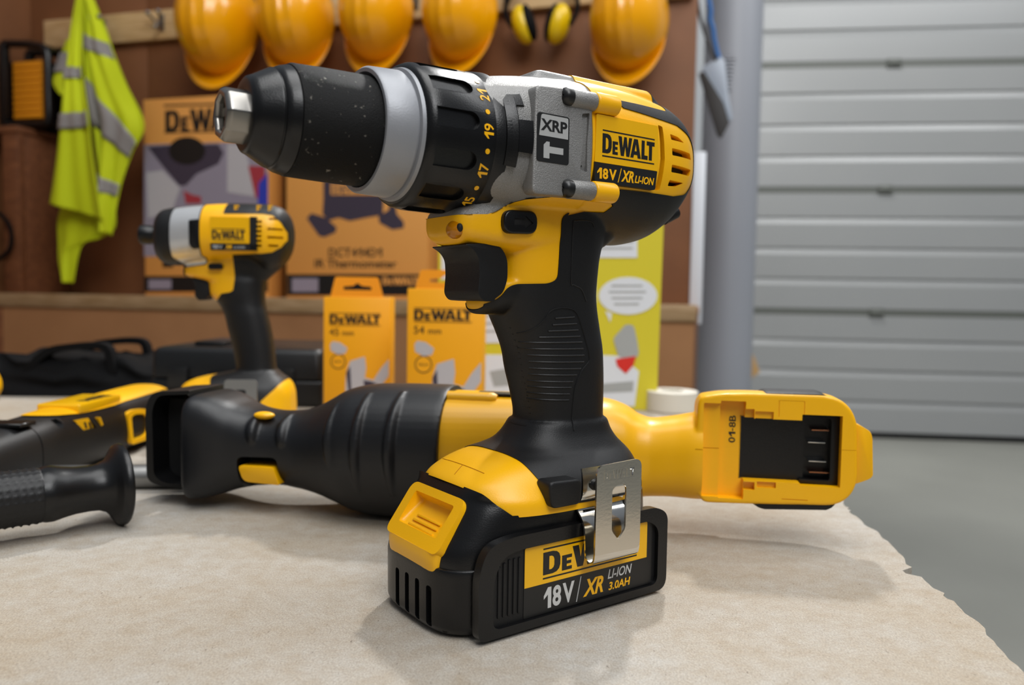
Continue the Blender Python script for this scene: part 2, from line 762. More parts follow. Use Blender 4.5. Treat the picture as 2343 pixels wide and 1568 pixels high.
def side(vf, u, z, y, lean=0.0, turn=0.0):
    """lay flat lettering (x right, y up, z out) on a face that looks along -y"""
    c, s = math.cos(turn), math.sin(turn)
    return [(u + x * c - yy * s, y - zz + lean * (x * s + yy * c), z + x * s + yy * c) for x, yy, zz in vf[0]], vf[1]


# ------------------------------------------------------------------ objects
def thing(name, label, cat, frame=None, group=None):
    o = bpy.data.objects.new(name, None)
    o.empty_display_size = .02
    COL.objects.link(o)
    if frame is not None:
        o.location = tuple(frame.o)
        o.rotation_euler = (0, 0, frame.ang)
    o['label'] = label
    o['category'] = cat
    if group:
        o['group'] = group
    return o


def part(name, pieces, parent=None, label=None, sharp=38, sc=.001, mod=None, bev=None):
    """pieces: [(shape, material), ...] -> one mesh object"""
    V, F, MI, ml = [], [], [], []
    for vf, m in pieces:
        if m not in ml:
            ml.append(m)
        k = len(V)
        V.extend((x * sc, y * sc, z * sc) for x, y, z in vf[0])
        F.extend(tuple(i + k for i in q) for q in vf[1])
        MI.extend([ml.index(m)] * len(vf[1]))
    me = bpy.data.meshes.new(name)
    me.from_pydata(V, [], F)
    for m in ml:
        me.materials.append(m)
    me.polygons.foreach_set('material_index', MI)
    bm = bmesh.new()
    bm.from_mesh(me)
    bmesh.ops.recalc_face_normals(bm, faces=bm.faces)
    bm.to_mesh(me)
    bm.free()
    me.polygons.foreach_set('use_smooth', [True] * len(me.polygons))
    if sharp < 180:
        me.set_sharp_from_angle(angle=math.radians(sharp))
    o = bpy.data.objects.new(name, me)
    COL.objects.link(o)
    if parent is not None:
        o.parent = parent
    if label:
        o['label'] = label
    if bev:
        b = o.modifiers.new('bevel', 'BEVEL')
        b.width = bev
        b.segments = 2
        b.limit_method = 'ANGLE'
        b.angle_limit = math.radians(50)
    return o


def tag(o, label, cat, group=None):
    o['label'] = label
    o['category'] = cat
    if group:
        o['group'] = group
    return o


def structure(name, pieces, **kw):
    o = part(name, pieces, **kw)
    o['kind'] = 'structure'
    return o


# ------------------------------------------------------------------ the room
ZF = -645 + 135                    # the hall floor (mm)
WALL = Frame((0, 1.93, 0), -15)     # the shed wall with the helmets
DOOR = Frame((0, 3.92, 0), -6.5)    # the sectional door behind


def floor_room():
    structure('floor', [(box(-6000, 6000, -3000, 7000, ZF - 40, ZF), FLOORM)])


floor_room()


def table():
    o = thing('chipboard_table', 'long table with a rough sawn pale chipboard top carrying the tools', 'table')
    p1 = ground(2343, 1530)
    p2 = ground(1950, 1170)
    d = (p2 - p1) / (p2[1] - p1[1])
    rng = random.Random(3)
    edge = []
    y = -.25
    while y < 1.07:
        q = p1 + d * (y - p1[1])
        edge.append((q[0] * 1000 + rng.uniform(-1.3, 1.3) + 1.6 * math.sin(y * 61) + (-5 if .385 < y < .392 else 0), y * 1000))
        y += rng.uniform(.003, .007)
    edge += [(265, 1062), (-900, 1310), (-1150, 1360), (-1150, -250)]
    V, F = prism([(a, b) for a, b in edge], 0, -18)
    top = [(x, z, y) for x, y, z in V], F
    part('table_top', [(top, CHIP)], o, sharp=30)
    for x, y in ((150, 950), (-1050, 1180), (130, -180), (-1050, -180)):
        part('leg', [(box(x - 25, x + 25, y - 25, y + 25, ZF, -18, 2), PINE)], o)


table()


def shed():
    s0 = WALL.px(75, 300)[0]
    s1 = WALL.px(1589, 300)[0]

    def wallpiece(name, shapes, m):
        o = structure(name, [(s, m) for s in shapes])
        o.location = tuple(WALL.o)
        o.rotation_euler = (0, 0, WALL.ang)
        return o
    seams = [WALL.px(x, 300)[0] for x in (340, 633, 985)]
    xs = [s0] + seams + [s1]
    wallpiece('wall_back', [box(a + 1.2, b - 1.2, 0, 18, ZF, 1250, 1.5) for a, b in zip(xs[:-1], xs[1:])], MDF)
    wallpiece('wall_left', [box(s0 - 18, s0, -1500, 18, ZF, 1250)], MDF)
    # outer hall wall that carries the sectional door
    d0 = DOOR.px(1660, 500)[0]
    w = structure('wall_hall', [(box(-5200, d0, 60, 160, ZF, 3600), FABF), (box(d0 + 2600, d0 + 4200, 60, 160, ZF, 3600), FABF), (box(d0, d0 + 2600, 60, 160, ZF + 2600, 3600), FABF)])
    w.location = tuple(DOOR.o)
    w.rotation_euler = (0, 0, DOOR.ang)
    # sectional door: horizontal panels with pressed ribs
    joints = [1.258 * 1000 + 586 * 2, 1258 + 586, 1258, 672, 92, ZF + 18]
    prof = [(0, ZF + 2600), ]
    prof = []
    zt = ZF + 2600
    prof.append((0, zt))
    for a, b in zip(joints[:-1], joints[1:]):
        if a < zt - 30:
            prof += [(0, a + 17), (3, a + 16), (3, a - 16), (0, a - 17)]
        p = (a - b) / 4
        for k in (1, 2, 3):
            c = a - p * k
            if c < zt - 60:
                prof += [(0, c + 18), (9, c + 15), (1.0, c - 15), (0, c - 17)]
    prof += [(0, ZF + 30), (16, ZF + 29)]
    V, F = [], []
    for s in (d0, d0 + 2600):
        for d, z in prof:
            V.append((s, d, z))
    n = len(prof)
    F = [(i, i + 1, n + i + 1, n + i) for i in range(n - 1)]
    dr = structure('door_1', [((V, F), DOORG), (box(d0, d0 + 2600, 17, 40, ZF + 30, ZF + 2600), DOORD), (box(d0, d0 + 2600, 4, 30, ZF + 1, ZF + 29), SLOT)] + [(box(d0, d0 + 2600, 1.6, 5, a - 16, a + 16), DOORD) for a in joints[:-1]], sharp=10)
    dr.location = tuple(DOOR.o)
    dr.rotation_euler = (0, 0, DOOR.ang)
    for z, x in ((1258, 2030), (672, 2022), (92, 2014)):
        s = DOOR.px(x, 500)[0]
        h = part('hinge', [(box(s - 34, s + 34, -5, 12, z - 22, z + 22, 3), DOORD), (cyl((s - 28, -8, z), (s + 28, -8, z), 9, 16), DOORD)] + [(cyl((s + q, -9, z + 13 * r_), (s + q, 0, z + 13 * r_), 5, 10), DOORD) for q in (-22, 22) for r_ in (-1, 1)], dr)


shed()


def bench():
    t = thing('plywood_bench', 'low brown board bench along the shed wall with a pale front batten', 'bench', WALL)
    s0 = WALL.px(75, 300)[0] + 3
    s1 = WALL.px(1596, 700, -150)[0]
    part('top', [(box(s0, s1, -212, -2, 104, 122, 1.5), MDFL)], t)
    part('front_batten', [(box(s0, s1, -232, -212, 92, 127, 2), PINED)], t, 'pale wooden batten')
    part('front_panel', [(box(s0, s1 - 3, -226, -212, ZF, 92), MDFL)], t)
    sc = WALL.px(165, 500, 0)[0] - 6
    part('shade_panel', [(box(s0, sc, -231, -226.5, ZF, 90, 1), POST)], t, 'dark left panel with the cupboard shade put into its colour')  # darker board stands in for the shade of the cupboard
    part('end_panel', [(box(s1 - 16, s1 - 2, -211, -4, ZF, 103), MDF)], t)


bench()


def column():
    o = Frame(((1657 - 1171.5) / FPX * 2.75, 2.75, 0), -10)
    c = part('steel_column', [(tube([(0, 0, ZF), (0, 0, 2600)], 97, 64), COLG)], None)
    c.location = tuple(o.o)
    tag(c, 'round grey steel column standing between the shed wall and the door', 'column')
    return o


CO = column()


# ------------------------------------------------------------------ the big drill in front
def build_drill():
    D = Frame((-.0405, .319, 0), 36.3)
    ZA = 198.5                      # height of the chuck axis
    t = thing('cordless_drill', 'large yellow and black hammer drill standing upright on its battery, silver gear case', 'power drill', D)

    # --- one moulded body, later shared out between the differently coloured shells
    gear = loft_x([(16, 26.5, 222.5, 173), (26, 29, 226, 171), (45, 31.5, 229, 170.5), (62, 32, 230.5, 171), (70, 32, 231, 171)], ZA, 3.0, 2.6)
    motor = loft_x([(60, 32, 230.5, 172), (82, 32, 231.5, 168), (95, 32, 231.5, 164), (108, 31.5, 230.5, 162), (120, 30.8, 229, 164), (130, 28.8, 226, 169), (137, 25.5, 222, 176),
                    (143.5, 20, 216.5, 183), (148.5, 13, 210.5, 189), (151, 5, 204, 194)], ZA, 3.0, 2.1)
    ridge = bevel(prism([(44, 222), (51, 232.8), (118, 234), (127, 227.5), (127, 219), (44, 219)], -15, 15), 4, 3)
    nose = loft_x([(12.5, 11, 170, 161), (14, 14, 172, 158.5), (19, 16.5, 174, 156.5), (32, 18, 181, 155), (50, 19, 186, 154), (62, 19, 186, 154)], 166, 3.2)
    handle = loft_z([(186, 46, 103, 19), (174, 42, 100, 19), (165, 40, 97, 18.5), (150, 39, 93.5, 18), (138, 39, 93, 17), (130, 41, 94, 16.5), (120, 46, 96, 16.5), (111, 50, 97.5, 17), (104, 51.5, 98, 17),
                     (92, 55, 98.5, 16.5), (82, 57, 98.5, 16.2), (76, 57, 99, 16.5), (70, 50, 101, 20)], 2.6)
    tip = loft_z([(128.5, 31, 42, 6), (131, 28.5, 48, 9), (136, 29, 56, 12), (142, 31, 60, 13)], 2.6)
    heel = loft_z([(186, 84, 126, 17), (174, 86, 118, 15), (166, 86, 106, 13), (160, 86, 98, 11)], 2.2)
    foot = loft_z([(79, 55.5, 100, 17), (74, 52, 102, 18.5), (69.5, 47, 105, 21), (66.8, 38, 108, 23), (64.8, 29, 110, 25.5), (61.6, 21.5, 112, 29), (56.5, 15.0, 113.5, 33), (51, 13.2, 114, 36.2), (44, 13, 114, 36.5)], 3.0)
    body = weld([gear, motor, ridge, nose, handle, tip, heel, foot], .95, 8, .5)
    skin = Skin(body)
    fat = grow(body, .8)
    fskin = Skin(fat)

    # --- outlines of the shells, seen from the side
    seam = D.pl([(1000, 493), (1060, 489), (1118, 490), (1135, 484), (1150, 475), (1168, 465), (1188, 459)], -18) + [(56, 178), (92, 178.5)]
    silver = [(-2, 300), (70.5, 300), (70.5, 222.1), (67, 222.1), (67, 177.9)] + [p for p in reversed(seam) if p[0] < 66] + [(-2, 164)]
    top = rnd([(70.5, 222), (70.5, 300), (121, 300), (119, 222.5), (83, 222)], [0, 0, 0, 3, 0])
    side_y = [(67, 222.2), (83, 222), (86.5, 218.6), (112, 216.9)] + rnd([(122, 216.2), (133, 213), (140.6, 206.5), (143, 199), (140.6, 191.5), (133, 185.6), (121, 183.5)], [0, 4, 4, 4, 4, 4, 0], 4) + \
        [(110, 183.5), (86.5, 183.3), (85, 178), (67, 177.8)]
    side_y = [side_y[0], side_y[1]] + rnd(side_y[2:4], 0) + side_y[4:]
    guard = seam[:-2] + [(56, 178), (67, 177.7), (84.8, 177.9), (86.6, 176.5), (84.5, 173.6), (74, 173.4)] + rnd(D.pl([(1300, 484), (1279, 497), (1274, 640), (1255, 649), (1195, 650), (1178, 657), (1162, 684), (1140, 697)], -17.5), [4, 5, 5, 2, 3, 2, 2, 0], 4) + \
        [(30, 131.2), (26, 126), (10, 126), (-5, 150), (-5, 166)]

    def prismy(p):
        return prism(p, -90, 90)

    part('gear_case', [(common(body, prismy(silver)), SIL)] , t, 'silver painted gear case')
    # --- yellow motor housing with its vents
    house = common(grow(body, .35), prismy(side_y))
    vents = []
    vents.append(prism(rnd([(107.6, 214.2), (110.6, 213.8), (111.6, 199), (110.4, 185.2), (107.2, 184.9), (108.6, 199)], .6, 2), -60, -12))
    for q in ([(115.5, 211.2), (121.5, 210.6), (126.5, 208.6), (116.2, 208.6)], [(116.6, 204.9), (132.2, 204.6), (134, 201.8), (116.8, 201.6)], [(116.8, 197.4), (134, 197.2), (132.6, 194.0), (116.6, 193.9)], [(116.2, 190.4), (127.5, 190.2), (121.5, 188.0), (115.5, 187.6)]):
        vents.append(prism(rnd(q, .6, 2), -60, -6))
    house = cut(house, *vents)
    dark = [(common(grow(body, -4), prism([(96, 180), (137, 186), (137, 212), (96, 220)], -60, 60)), SLOT)]
    hous = part('motor_housing', [(house, YEL)], t, 'yellow rear housing with cooling vents')
    part('vent_shade', dark, t)  # near-black inner body, the shade behind the vents put into its colour
    part('top_shell', [(common(grow(body, .5), prismy(top)), YEL)], t, 'yellow cover strip along the top')
    gshell = common(grow(body, .3), prismy(guard))
    part('trigger_guard', [(gshell, YEL)], t)
    # --- black overmould: everything else of the body above the foot
    others = [silver, top, side_y, guard]
    # keep the front of the foot yellow
    band = [(2, 80), (34, 80)] + rnd([(40.5, 66.5), (41.5, 63), (46.5, 51.5), (51, 49.6), (64, 49.2)], [0, 2, 2, 2, 0], 3) + [(80, 48.8), (110, 48.6), (122, 48.4), (122, 46.4), (64, 46.6), (28, 46.6), (22.5, 51), (18, 55.5), (14, 57.8), (2, 59.5)]
    under = [(2, 59.5), (14, 57.8), (18, 55.5), (22.5, 51), (28, 46.6), (64, 46.6), (122, 46.4), (122, 20), (2, 20)]
    rest = boolean(common(fat, prism([(8, 46), (170, 46), (170, 260), (8, 260)], -90, 90)), prismy(band), 'DIFFERENCE')
    for p in others + [under]:
        rest = boolean(rest, prismy(p), 'DIFFERENCE')
    grip = [(rest, RUB)]
    # raised lines and ribs of the grip
    S = lambda pts, w=-17: D.pl(pts, w)
    zone = S(spline([(1160, 770), (1195, 770), (1225, 758), (1246, 735), (1258, 715), (1275, 706), (1300, 706), (1318, 716), (1330, 745), (1342, 790), (1347, 815), (1345, 828), (1328, 850), (1315, 885), (1311, 930), (1308, 985)], 4))
    grip.append((fskin.line(zone, .35, 6, .05), RUB))
    plate = S(spline([(1350, 520), (1340, 508), (1305, 507), (1300, 520), (1299, 640), (1306, 652), (1325, 662), (1340, 690)], 4), -16)
    grip.append((fskin.line(plate, .3, 6, .05), RUB))
    rib_px = [(1270, 1313, 726), (1265, 1318, 741), (1257, 1322, 755.5), (1242, 1326, 770), (1217, 1330, 783), (1200, 1332, 798), (1200, 1334, 813), (1204, 1333, 828), (1208, 1326, 843.5), (1212, 1317, 858), (1216, 1309, 873.5),
              (1220, 1306, 887), (1223, 1303, 902), (1226, 1302, 916)]
    for x0, x1, y in rib_px:
        a, b = D.px(x0, y + 3, -17), D.px(x1, y, -17)
        pts = [(a[0] + (b[0] - a[0]) * k / 14, a[1] + (b[1] - a[1]) * k / 14) for k in range(15)]
        grip.append((fskin.line(pts, .42, 6, .0), RUB))
    # small teeth down the finger side
    for k in range(17):
        z = 122 - 2.75 * k
        h = fskin.t.ray_cast(Vector((20, -6, z)), Vector((1, 0, 0)))[0]
        if h is not None:
            w = [tuple(Vector((h.x - .05, y, z)) + Vector((abs(y) ** 2 * .012, 0, 0))) for y in np.linspace(-6, 6, 7)]
            grip.append((tube(w, .55, 6), RUB))
    # screw bosses at the back
    grip.append((cyl((139, -6, 176), (148, -6, 180), 3.2, 16), RUB))
    grip.append((cyl((126, -8, 226), (137, -8, 226.5), 3.0, 16), RUB))
    # bumper pill on the foot
    pill = bevel(prism(rnd(D.pl([(1252, 1103), (1328, 1094), (1326, 1152), (1258, 1165)], -38), 3, 5), -39.5, -30), 1.2, 3)
    grip.append((pill, RUB))
    part('grip', grip, t, 'black rubber handle with ribbed finger zone')
    fb = common(grow(body, .4), prismy(band))
    bs = Skin(fb)
    seams = []
    for pl_ in ([(1013, 1050), (1035, 1056), (1059, 1064), (1085, 1074), (1108, 1084)], [(1059, 1064), (1049, 1075), (1040, 1086)]):
        P = [D.hit(bs, x, y) for x, y in spline(pl_, 3)]
        P = [tuple(q) for q in P if q is not None]
        if len(P) > 2:
            seams.append((tube(P, .2, 6), YELD))
    part('foot_band', [(fb, YEL)] + seams, t, 'yellow foot moulding above the battery')
    # --- chuck and clutch
    nose_out = [(-66, 9.6), (-75, 9.6), (-76.6, 8.5), (-76.6, 6.9), (-75.6, 6.2), (-58, 6.2), (-58, 9.6)]
    st = rev(nose_out, ZA - 1.6, 0, 8)
    st = bevel(st, .5, 2, 20)
    jaws = []
    for k in range(3):
        a = math.radians(30 + 120 * k)
        jaws.append(xf(box(-74, -60, -1.6, 1.6, 2.0, 6.2, .4), lambda x, y, z, a=a: (x, y * math.cos(a) - z * math.sin(a), ZA + y * math.sin(a) + z * math.cos(a))))
    sleeve = rev([(-40, 4), (-68, 4), (-68.8, 9.6), (-68.6, 12.2), (-67.8, 13.4), (-66, 14.2), (-60.4, 17.4), (-59.8, 17.6), (-59.5, 17.2), (-59.0, 17.2), (-58.6, 17.9), (-56.8, 18.8), (-54.2, 19.5), (-53.4, 19.1), (-52.6, 17), (-40, 17)], ZA - .6)
    ch = part('chuck', [(sleeve, BLK)], t, 'smooth black chuck nose cone')
    part('chuck_nose', [(st, STEELD)], ch, 'bare steel chuck nose')
    part('jaws', [(j, STEELD) for j in jaws], ch)
    rs = rev([(-53.8, 15), (-53.8, 19.6), (-52.8, 20.1), (-40, 20.6), (-26, 20.9), (-16, 21), (-14, 15)], ZA - .4, 0, 120)
    part('chuck_sleeve', [(rs, GRIP)], t, 'matte textured black chuck sleeve')
    ringp = rev([(-23.6, 21.4), (-24.2, 21.8), (-24.2, 23.2), (-23.2, 24.0), (-12.2, 24.6), (-11.8, 23.9), (-11.2, 23.9), (-10.8, 25.6), (-9.2, 26.0), (-8.4, 25.6), (-8.4, 18), (-18, 18)], ZA, 0, 120)
    part('collar', [(ringp, RING)], t, 'silver grey collar behind the chuck')
    R = 29.2
    clutch = rev([(-9.4, 18), (-9.4, 26.0), (-8.6, 27.4), (-6.5, 28.4), (-3, 28.9), (19.6, 29.35), (20.2, 29), (20.2, 18)], ZA, 0, 144)
    cuts = []
    for k in range(12):
        a = math.radians(30 * k + 23)
        cap = [(-6, -3.6), (8.5, -3.6)] + [(8.5 + 3.6 * math.sin(math.radians(q)), -3.6 * math.cos(math.radians(q))) for q in range(15, 180, 15)] + [(8.5, 3.6), (-6, 3.6)]
        c = prism(cap, 27.4, 40)      # (x, depth, across)
        cuts.append(xf(c, lambda x, y, z, a=a: (x, -(y * math.sin(a) + z * math.cos(a)), ZA + y * math.cos(a) - z * math.sin(a))))
    clutch = cut(clutch, *cuts)
    pieces = [(clutch, BLK)]

    def round_ring(vf, u0, a_c, r=R + .05):
        V = np.array(vf[0])
        mid = (V[:, 0].min() + V[:, 0].max()) / 2
        out = []
        for x, y, z in vf[0]:
            a = math.radians(a_c) - (x - mid) / r
            rr = r + z
            out.append((u0 - y, -rr * math.sin(a), ZA + rr * math.cos(a)))
        return out, vf[1]
    dot = shape2d([[(1.05 * math.cos(q * .5236), 1.05 * math.sin(q * .5236)) for q in range(12)]], .15)
    for k, s in enumerate(['21', '19', '17', '15', '13', '11']):
        pieces.append((round_ring(text2d(s, 4.4, .012, 0, None, .15), 18.4, 59 + 30 * k), YEL))
        pieces.append((round_ring(mv(dot, 0, 0, 0), 16.2, 44 + 30 * k), YEL))
    drillmark = shape2d([[(-3.5, -.9), (2.2, -.9), (2.2, -2), (4.6, 0), (2.2, 2), (2.2, .9), (-3.5, .9)]], .15)
    pieces.append((round_ring(drillmark, 14.5, 18), YEL))
    part('torque_collar', pieces, t, 'black clutch ring with yellow torque numbers')
    mode = [rev([(19.6, 22), (19.6, 29.2), (20.4, 29.7), (25.5, 30.2), (26, 29.7), (26, 22)], ZA, 0, 120)]
    for a0, a1, u1 in ((46, 67, 33), (60, 112, 29), (78, 101, 36.5), (-62, -30, 33), (-110, -80, 35)):
        mode.append(rev([(24, 24), (24, 30.6), (26, 31.4), (u1 - 1, 32.6), (u1, 31.9), (u1, 24)], ZA, 0, 144, a0, a1))
    part('mode_ring', [(m, BLK) for m in mode], t, 'black speed selector ring with stepped lugs')
    # --- gear case trim
    gc = [(bevel(prism(rnd([(35, 176.5), (66.2, 177.5), (66.2, 219), (58, 221), (36, 219.5)], 3, 4), -32.9, -26), .9, 3), SIL)]
    gc[0] = (cut(gc[0][0], prism(rnd([(59.8, 188.6), (63.6, 188), (63.4, 200), (64.4, 212.5), (60.2, 211.6), (61.0, 200)], .5, 3), -40, -31.2)), SIL)
    gc.append((bevel(prism(rnd([(60.2, 190), (61.9, 190), (62.5, 200), (61.9, 210), (60.5, 210), (61.1, 200)], .4, 2), -31.5, -28), .1, 1), SLOT))
    g2 = part('gear_cover', gc, t, 'raised silver side cover')
    b = [(bevel(prism(rect(36.6, 189.6, 53.4, 209.0, 1.4), -33.15, -31), .12, 1), INK),
         (prism(rnd([(37.6, 199.9), (52.6, 199.9), (52.6, 208.4), (38.6, 208.4)], [.2, .2, .8, 1.0], 3), -33.25, -32), GREYI),
         (side(text2d('XRP', 4.6, .03, 0, 13.6, .15), 38.4, 202.0, -33.2), INK),
         (side(shape2d([[(0, 0), (3.0, 0), (3.0, 2.2), (10.2, 2.2), (10.2, 4.8), (3.0, 4.8), (3.0, 6.6), (1.5, 6.6), (0, 5.2)]], .15), 40.0, 191.2, -33.1), GREYI)]
    part('badge', b, g2, 'black and grey badge lettered XRP with hammer')
    scr = []
    for z, lo in ((217.3, 51.3), (180.3, 52.3)):
        part('screw_post', [(bevel(cyl((lo + 2, -31.5, z), (67.3, -31.5, z + .3), 4.0, 28), .4, 2), SIL)], t)
        part('screw_post', [(bevel(cyl((67.3, -31.5, z + .3), (80.5, -31.5, z + .5), 4.4, 28), 1.2, 3), YEL)], t, 'yellow moulded post')
        hd = rev([(lo - 2.2, .01), (lo - 2.1, 1.6), (lo - 1.4, 3.0), (lo, 3.7), (lo + 2.6, 3.7), (lo + 2.6, .01)], z, -32.3, 28)
        x1 = box(lo - 4, lo - 1.2, -32.3 - .35, -32.3 + .35, z - 1.8, z + 1.8)
        x2 = box(lo - 4, lo - 1.2, -32.3 - 1.8, -32.3 + 1.8, z - .35, z + .35)
        part('screw', [(cut(hd, x1, x2), SCREWM)], t)
    # --- side label
    pl = [(prism(rnd([(68.4, 178.8 + 6.6), (105.2, 185.2), (107.4, 199), (105.6, 213), (69.0, 213), (68.4, 200)], [.8, .8, 6, .8, .8, 6], 5), -33.0, -27), YELG)]
    pl = [(prism(rnd([(68.0, 193.0), (105.9, 193.0), (106.6, 199), (105.6, 213), (68.6, 213)], [.2, .2, 4, .8, .8], 4), -32.6, -26), YELG),
          (prism(rnd([(68.0, 192.9), (68.2, 184.6), (104.8, 184.4), (105.9, 192.9)], [.2, 1.2, 1.2, .2], 4), -32.6, -26), INK),
          (side(brand(8.2, 31.5, .12), 72.2, 197.2, -32.55), INK),
          (side(text2d('18V', 4.6, .035, 0, 11.2, .12), 69.6, 186.2, -32.55), YEL),
          (side(shape2d([[(0, 0), (.4, 0), (2.2, 6.2), (1.8, 6.2)]], .12), 81.6, 185.6, -32.55), YEL),
          (side(text2d('XR', 5.0, .03, .25, 7.6, .12), 83.6, 186.2, -32.55), YEL),
          (side(text2d('LI-ION', 3.3, .02, .25, 12.2, .12), 91.8, 186.4, -32.55), YEL)]
    part('label', pl, hous, 'yellow and black label lettered 18V')
    # --- trigger, direction button, lamp
    tp = rnd(D.pl([(1030, 561, -3), (1050, 572, -3), (1064, 592, -3), (1066, 630, -3), (1062, 672, -3), (1072, 688, -3), (1100, 690, -3), (1128, 684, -12), (1150, 670, -13), (1160, 640, -13), (1160, 595, -13), (1148, 568, -13), (1120, 557, -12)]), 2.2, 4)
    tp = [(a if a < 46 else 46, b) for a, b in tp]
    part('trigger', [(bevel(prism(tp, -13.6, 13.6), 3.4, 4), RUB)], t)
    cap = D.pl([(1155, 510), (1232, 508)], -21)
    z0 = (cap[0][1] + cap[1][1]) / 2
    bt = rnd([(cap[0][0], z0 - 5), (cap[1][0], z0 - 4.4), (cap[1][0], z0 + 5.4), (cap[0][0], z0 + 4.8)], 5, 6)
    sock = bevel(prism(bt, -20.8, -10), .9, 3)
    um = (cap[0][0] + cap[1][0]) / 2
    arrow = [(um - 3.6, z0 - 1.2), (um + 2, z0 - 1.2), (um + 2, z0 - 2.6), (um + 6.2, z0 + .1), (um + 2, z0 + 2.9), (um + 2, z0 + 1.5), (um - 3.6, z0 + 1.5)]
    part('direction_button', [(cut(sock, prism(arrow, -30, -20.1)), BLK), (prism(arrow, -20.3, -19.5), SLOT)], t, 'black push button marked with an arrow')
    led = D.px(1020, 520, -11)
    part('work_light', [(ball((13.6, -9.5, led[1] - .6), 4.2, .8, 1.1, .9, 20, 12), YELD), (ball((13.4, -13.4, led[1]), 1.4, 1, 1, 1.3, 12, 8), SLOT)], t, 'small lamp under the clutch')
    # --- belt hook
    y0, y1 = -46.6, -45.8
    ul, ur = 60.2, 86.2
    outer = rnd([(ul, 29), (ur, 28.2), (ur, 67.2), (ul + .2, 66.4)], [.2, 2.6, 4.2, 4.2], 6)
    hole = rnd([(ul + 9, 57), (ul + 17.2, 57.4), (ul + 17.2, 38), (ul + 13.2, 33.6), (ul + 9.2, 38)], [3, 3, 1.5, 1.5, 1.5], 4)
    pv = shape2d([outer, hole], .9)
    pv = [(x, y1 - z, y) for x, y, z in pv[0]], pv[1]
    prof = spline([(-37.0, 63.8), (-37.8, 60), (-38.0, 54), (-37.2, 51), (-35.4, 48.5), (-35.2, 45.5), (-37.6, 42.8), (-39.6, 39), (-40.2, 33), (-40.6, 28), (-41.8, 25.6), (-43.8, 25.0), (-45.6, 26.4), (-46.2, 29.4)], 5)
    th = .45
    loop = []
    for i, (y, z) in enumerate(prof):
        a = np.array(prof[min(i + 1, len(prof) - 1)]) - np.array(prof[max(i - 1, 0)])
        a = a / np.linalg.norm(a)
        nrm = np.array([-a[1], a[0]]) * th
        loop.append(((y + nrm[0], z + nrm[1]), (y - nrm[0], z - nrm[1])))
    rings = []
    for (a, b) in loop:
        rings.append([(ul, a[0], a[1]), (ur, a[0], a[1]), (ur, b[0], b[1]), (ul, b[0], b[1])])
    rib = loft(rings)
    em = side(brand(3.6, 17.5, .16), ul + 4.2, 60.2, y0 - .05)
    hk = part('belt_hook', [(pv, BRUSH), (rib, STEEL), (em, BRUSH)], t, 'bright steel belt clip', bev=.0002)
    part('hook_screw', [(rev([(0, .01), (0, 2.6), (-1.6, 2.2), (-2.2, .01)], 0, 0, 20), SCREWM)], hk)
    s_ = bpy.data.objects['hook_screw']
    s_.rotation_euler = (0, 0, math.radians(90))
    s_.location = (.0668, -.0384, .0565)
    # --- battery pack
    shell = loft_z([(1.0, 2.5, 112, 32.6), (3, 1.0, 113.4, 34.2), (6, .3, 114, 34.8), (28, .2, 114, 34.8), (33, 1.0, 114, 34.6), (40, 5.0, 113.6, 34.4), (47, 9.4, 113, 34.0), (52, 12.6, 112, 33.0), (56, 15.4, 60, 31.3), (58.4, 17.4, 40, 29.5)], 4.2, 4, 88)
    shell = cut(shell, *[box(-5, 5.4, y - 1.9, y + 1.9, 3.8, 18 - abs(y + 5) * .08, .8) for y in (8.5, .3, -7.9, -16.1)])
    lower = loft_z([(0.4, 3.4, 111, 31.5), (2, .2, 113.8, 34.0), (5, -1.2, 114.6, 35.2), (24, -1.4, 114.6, 35.3), (27.5, -.9, 114.4, 35.1), (28, .4, 114, 34.7)], 4.2, 4, 88)
    lower = cut(lower, *[box(-9, 4, y - 1.7, y + 1.7, 3.2, 20.5 - abs(y + 4) * .06, 1.2, 3) for y in (9.5, 1.0, -7.5, -16.0)], *[box(-9, 3.6, y - 2.2, y + 2.2, -2, 3.2, .3) for y in (-24.5, 22)])
    sl = np.array([14.6, 0, 20.5])
    sl /= np.linalg.norm(sl)
    nn = np.array([-sl[2], 0, sl[0]])

    def tilt(x, y, z):
        p = np.array([.2, 0, 32.4]) + sl * y + nn * (z - 3.4)
        return (p[0], -x, p[2])
    shell = cut(shell, prism([(0, 60.4), (14, 58.6), (18, 56.3), (22.6, 51.8), (28.2, 47.4), (64, 47.4), (130, 47.2), (130, 90), (0, 90)], -60, 60))
    shell = cut(shell, xf(box(-19, 19, 2, 23.5, -4.5, 12), tilt))
    bp = part('battery_pack', [(shell, BLK), (lower, BLK), (box(3.8, 8, -20, 14, 3, 20), SLOT)], t, 'black slide battery pack')
    fr_o = rnd([(8.6, 1.6), (113.2, 1.6), (113.2, 37.0), (106, 40.8), (24, 40.8), (12.5, 38.5), (8.4, 28)], [4, 6, 5, 5, 9, 9, 9], 6)
    fr_i = rnd([(15.4, 5.2), (107.2, 5.0), (107.2, 31), (101, 35.2), (28, 35.2), (19.5, 33.2), (15.4, 25)], [4, 4, 4, 4, 7, 7, 7], 6)
    frm = shape2d([fr_o, fr_i], 4.4)
    frm = [(x, -33.6 - z, y) for x, y, z in frm[0]], frm[1]
    part('side_frame', [(bevel(frm, 1.0, 3, 60), BLK)], bp)
    pan = [(prism(rnd(fr_i, 0), -35.9, -32), RUB)]
    for k in range(5):
        pan.append((bevel(prism(rect(18.6 + 2.5 * k, 8.5, 19.9 + 2.5 * k, 29.5 + min(k, 2), .6), -36.5, -35), .3, 2), RUB))
    pan.append((prism(rnd([(31.6, 5.3), (104.8, 5.3), (104.8, 34.6), (31.6, 34.6)], .8, 3), -36.15, -35), INK))
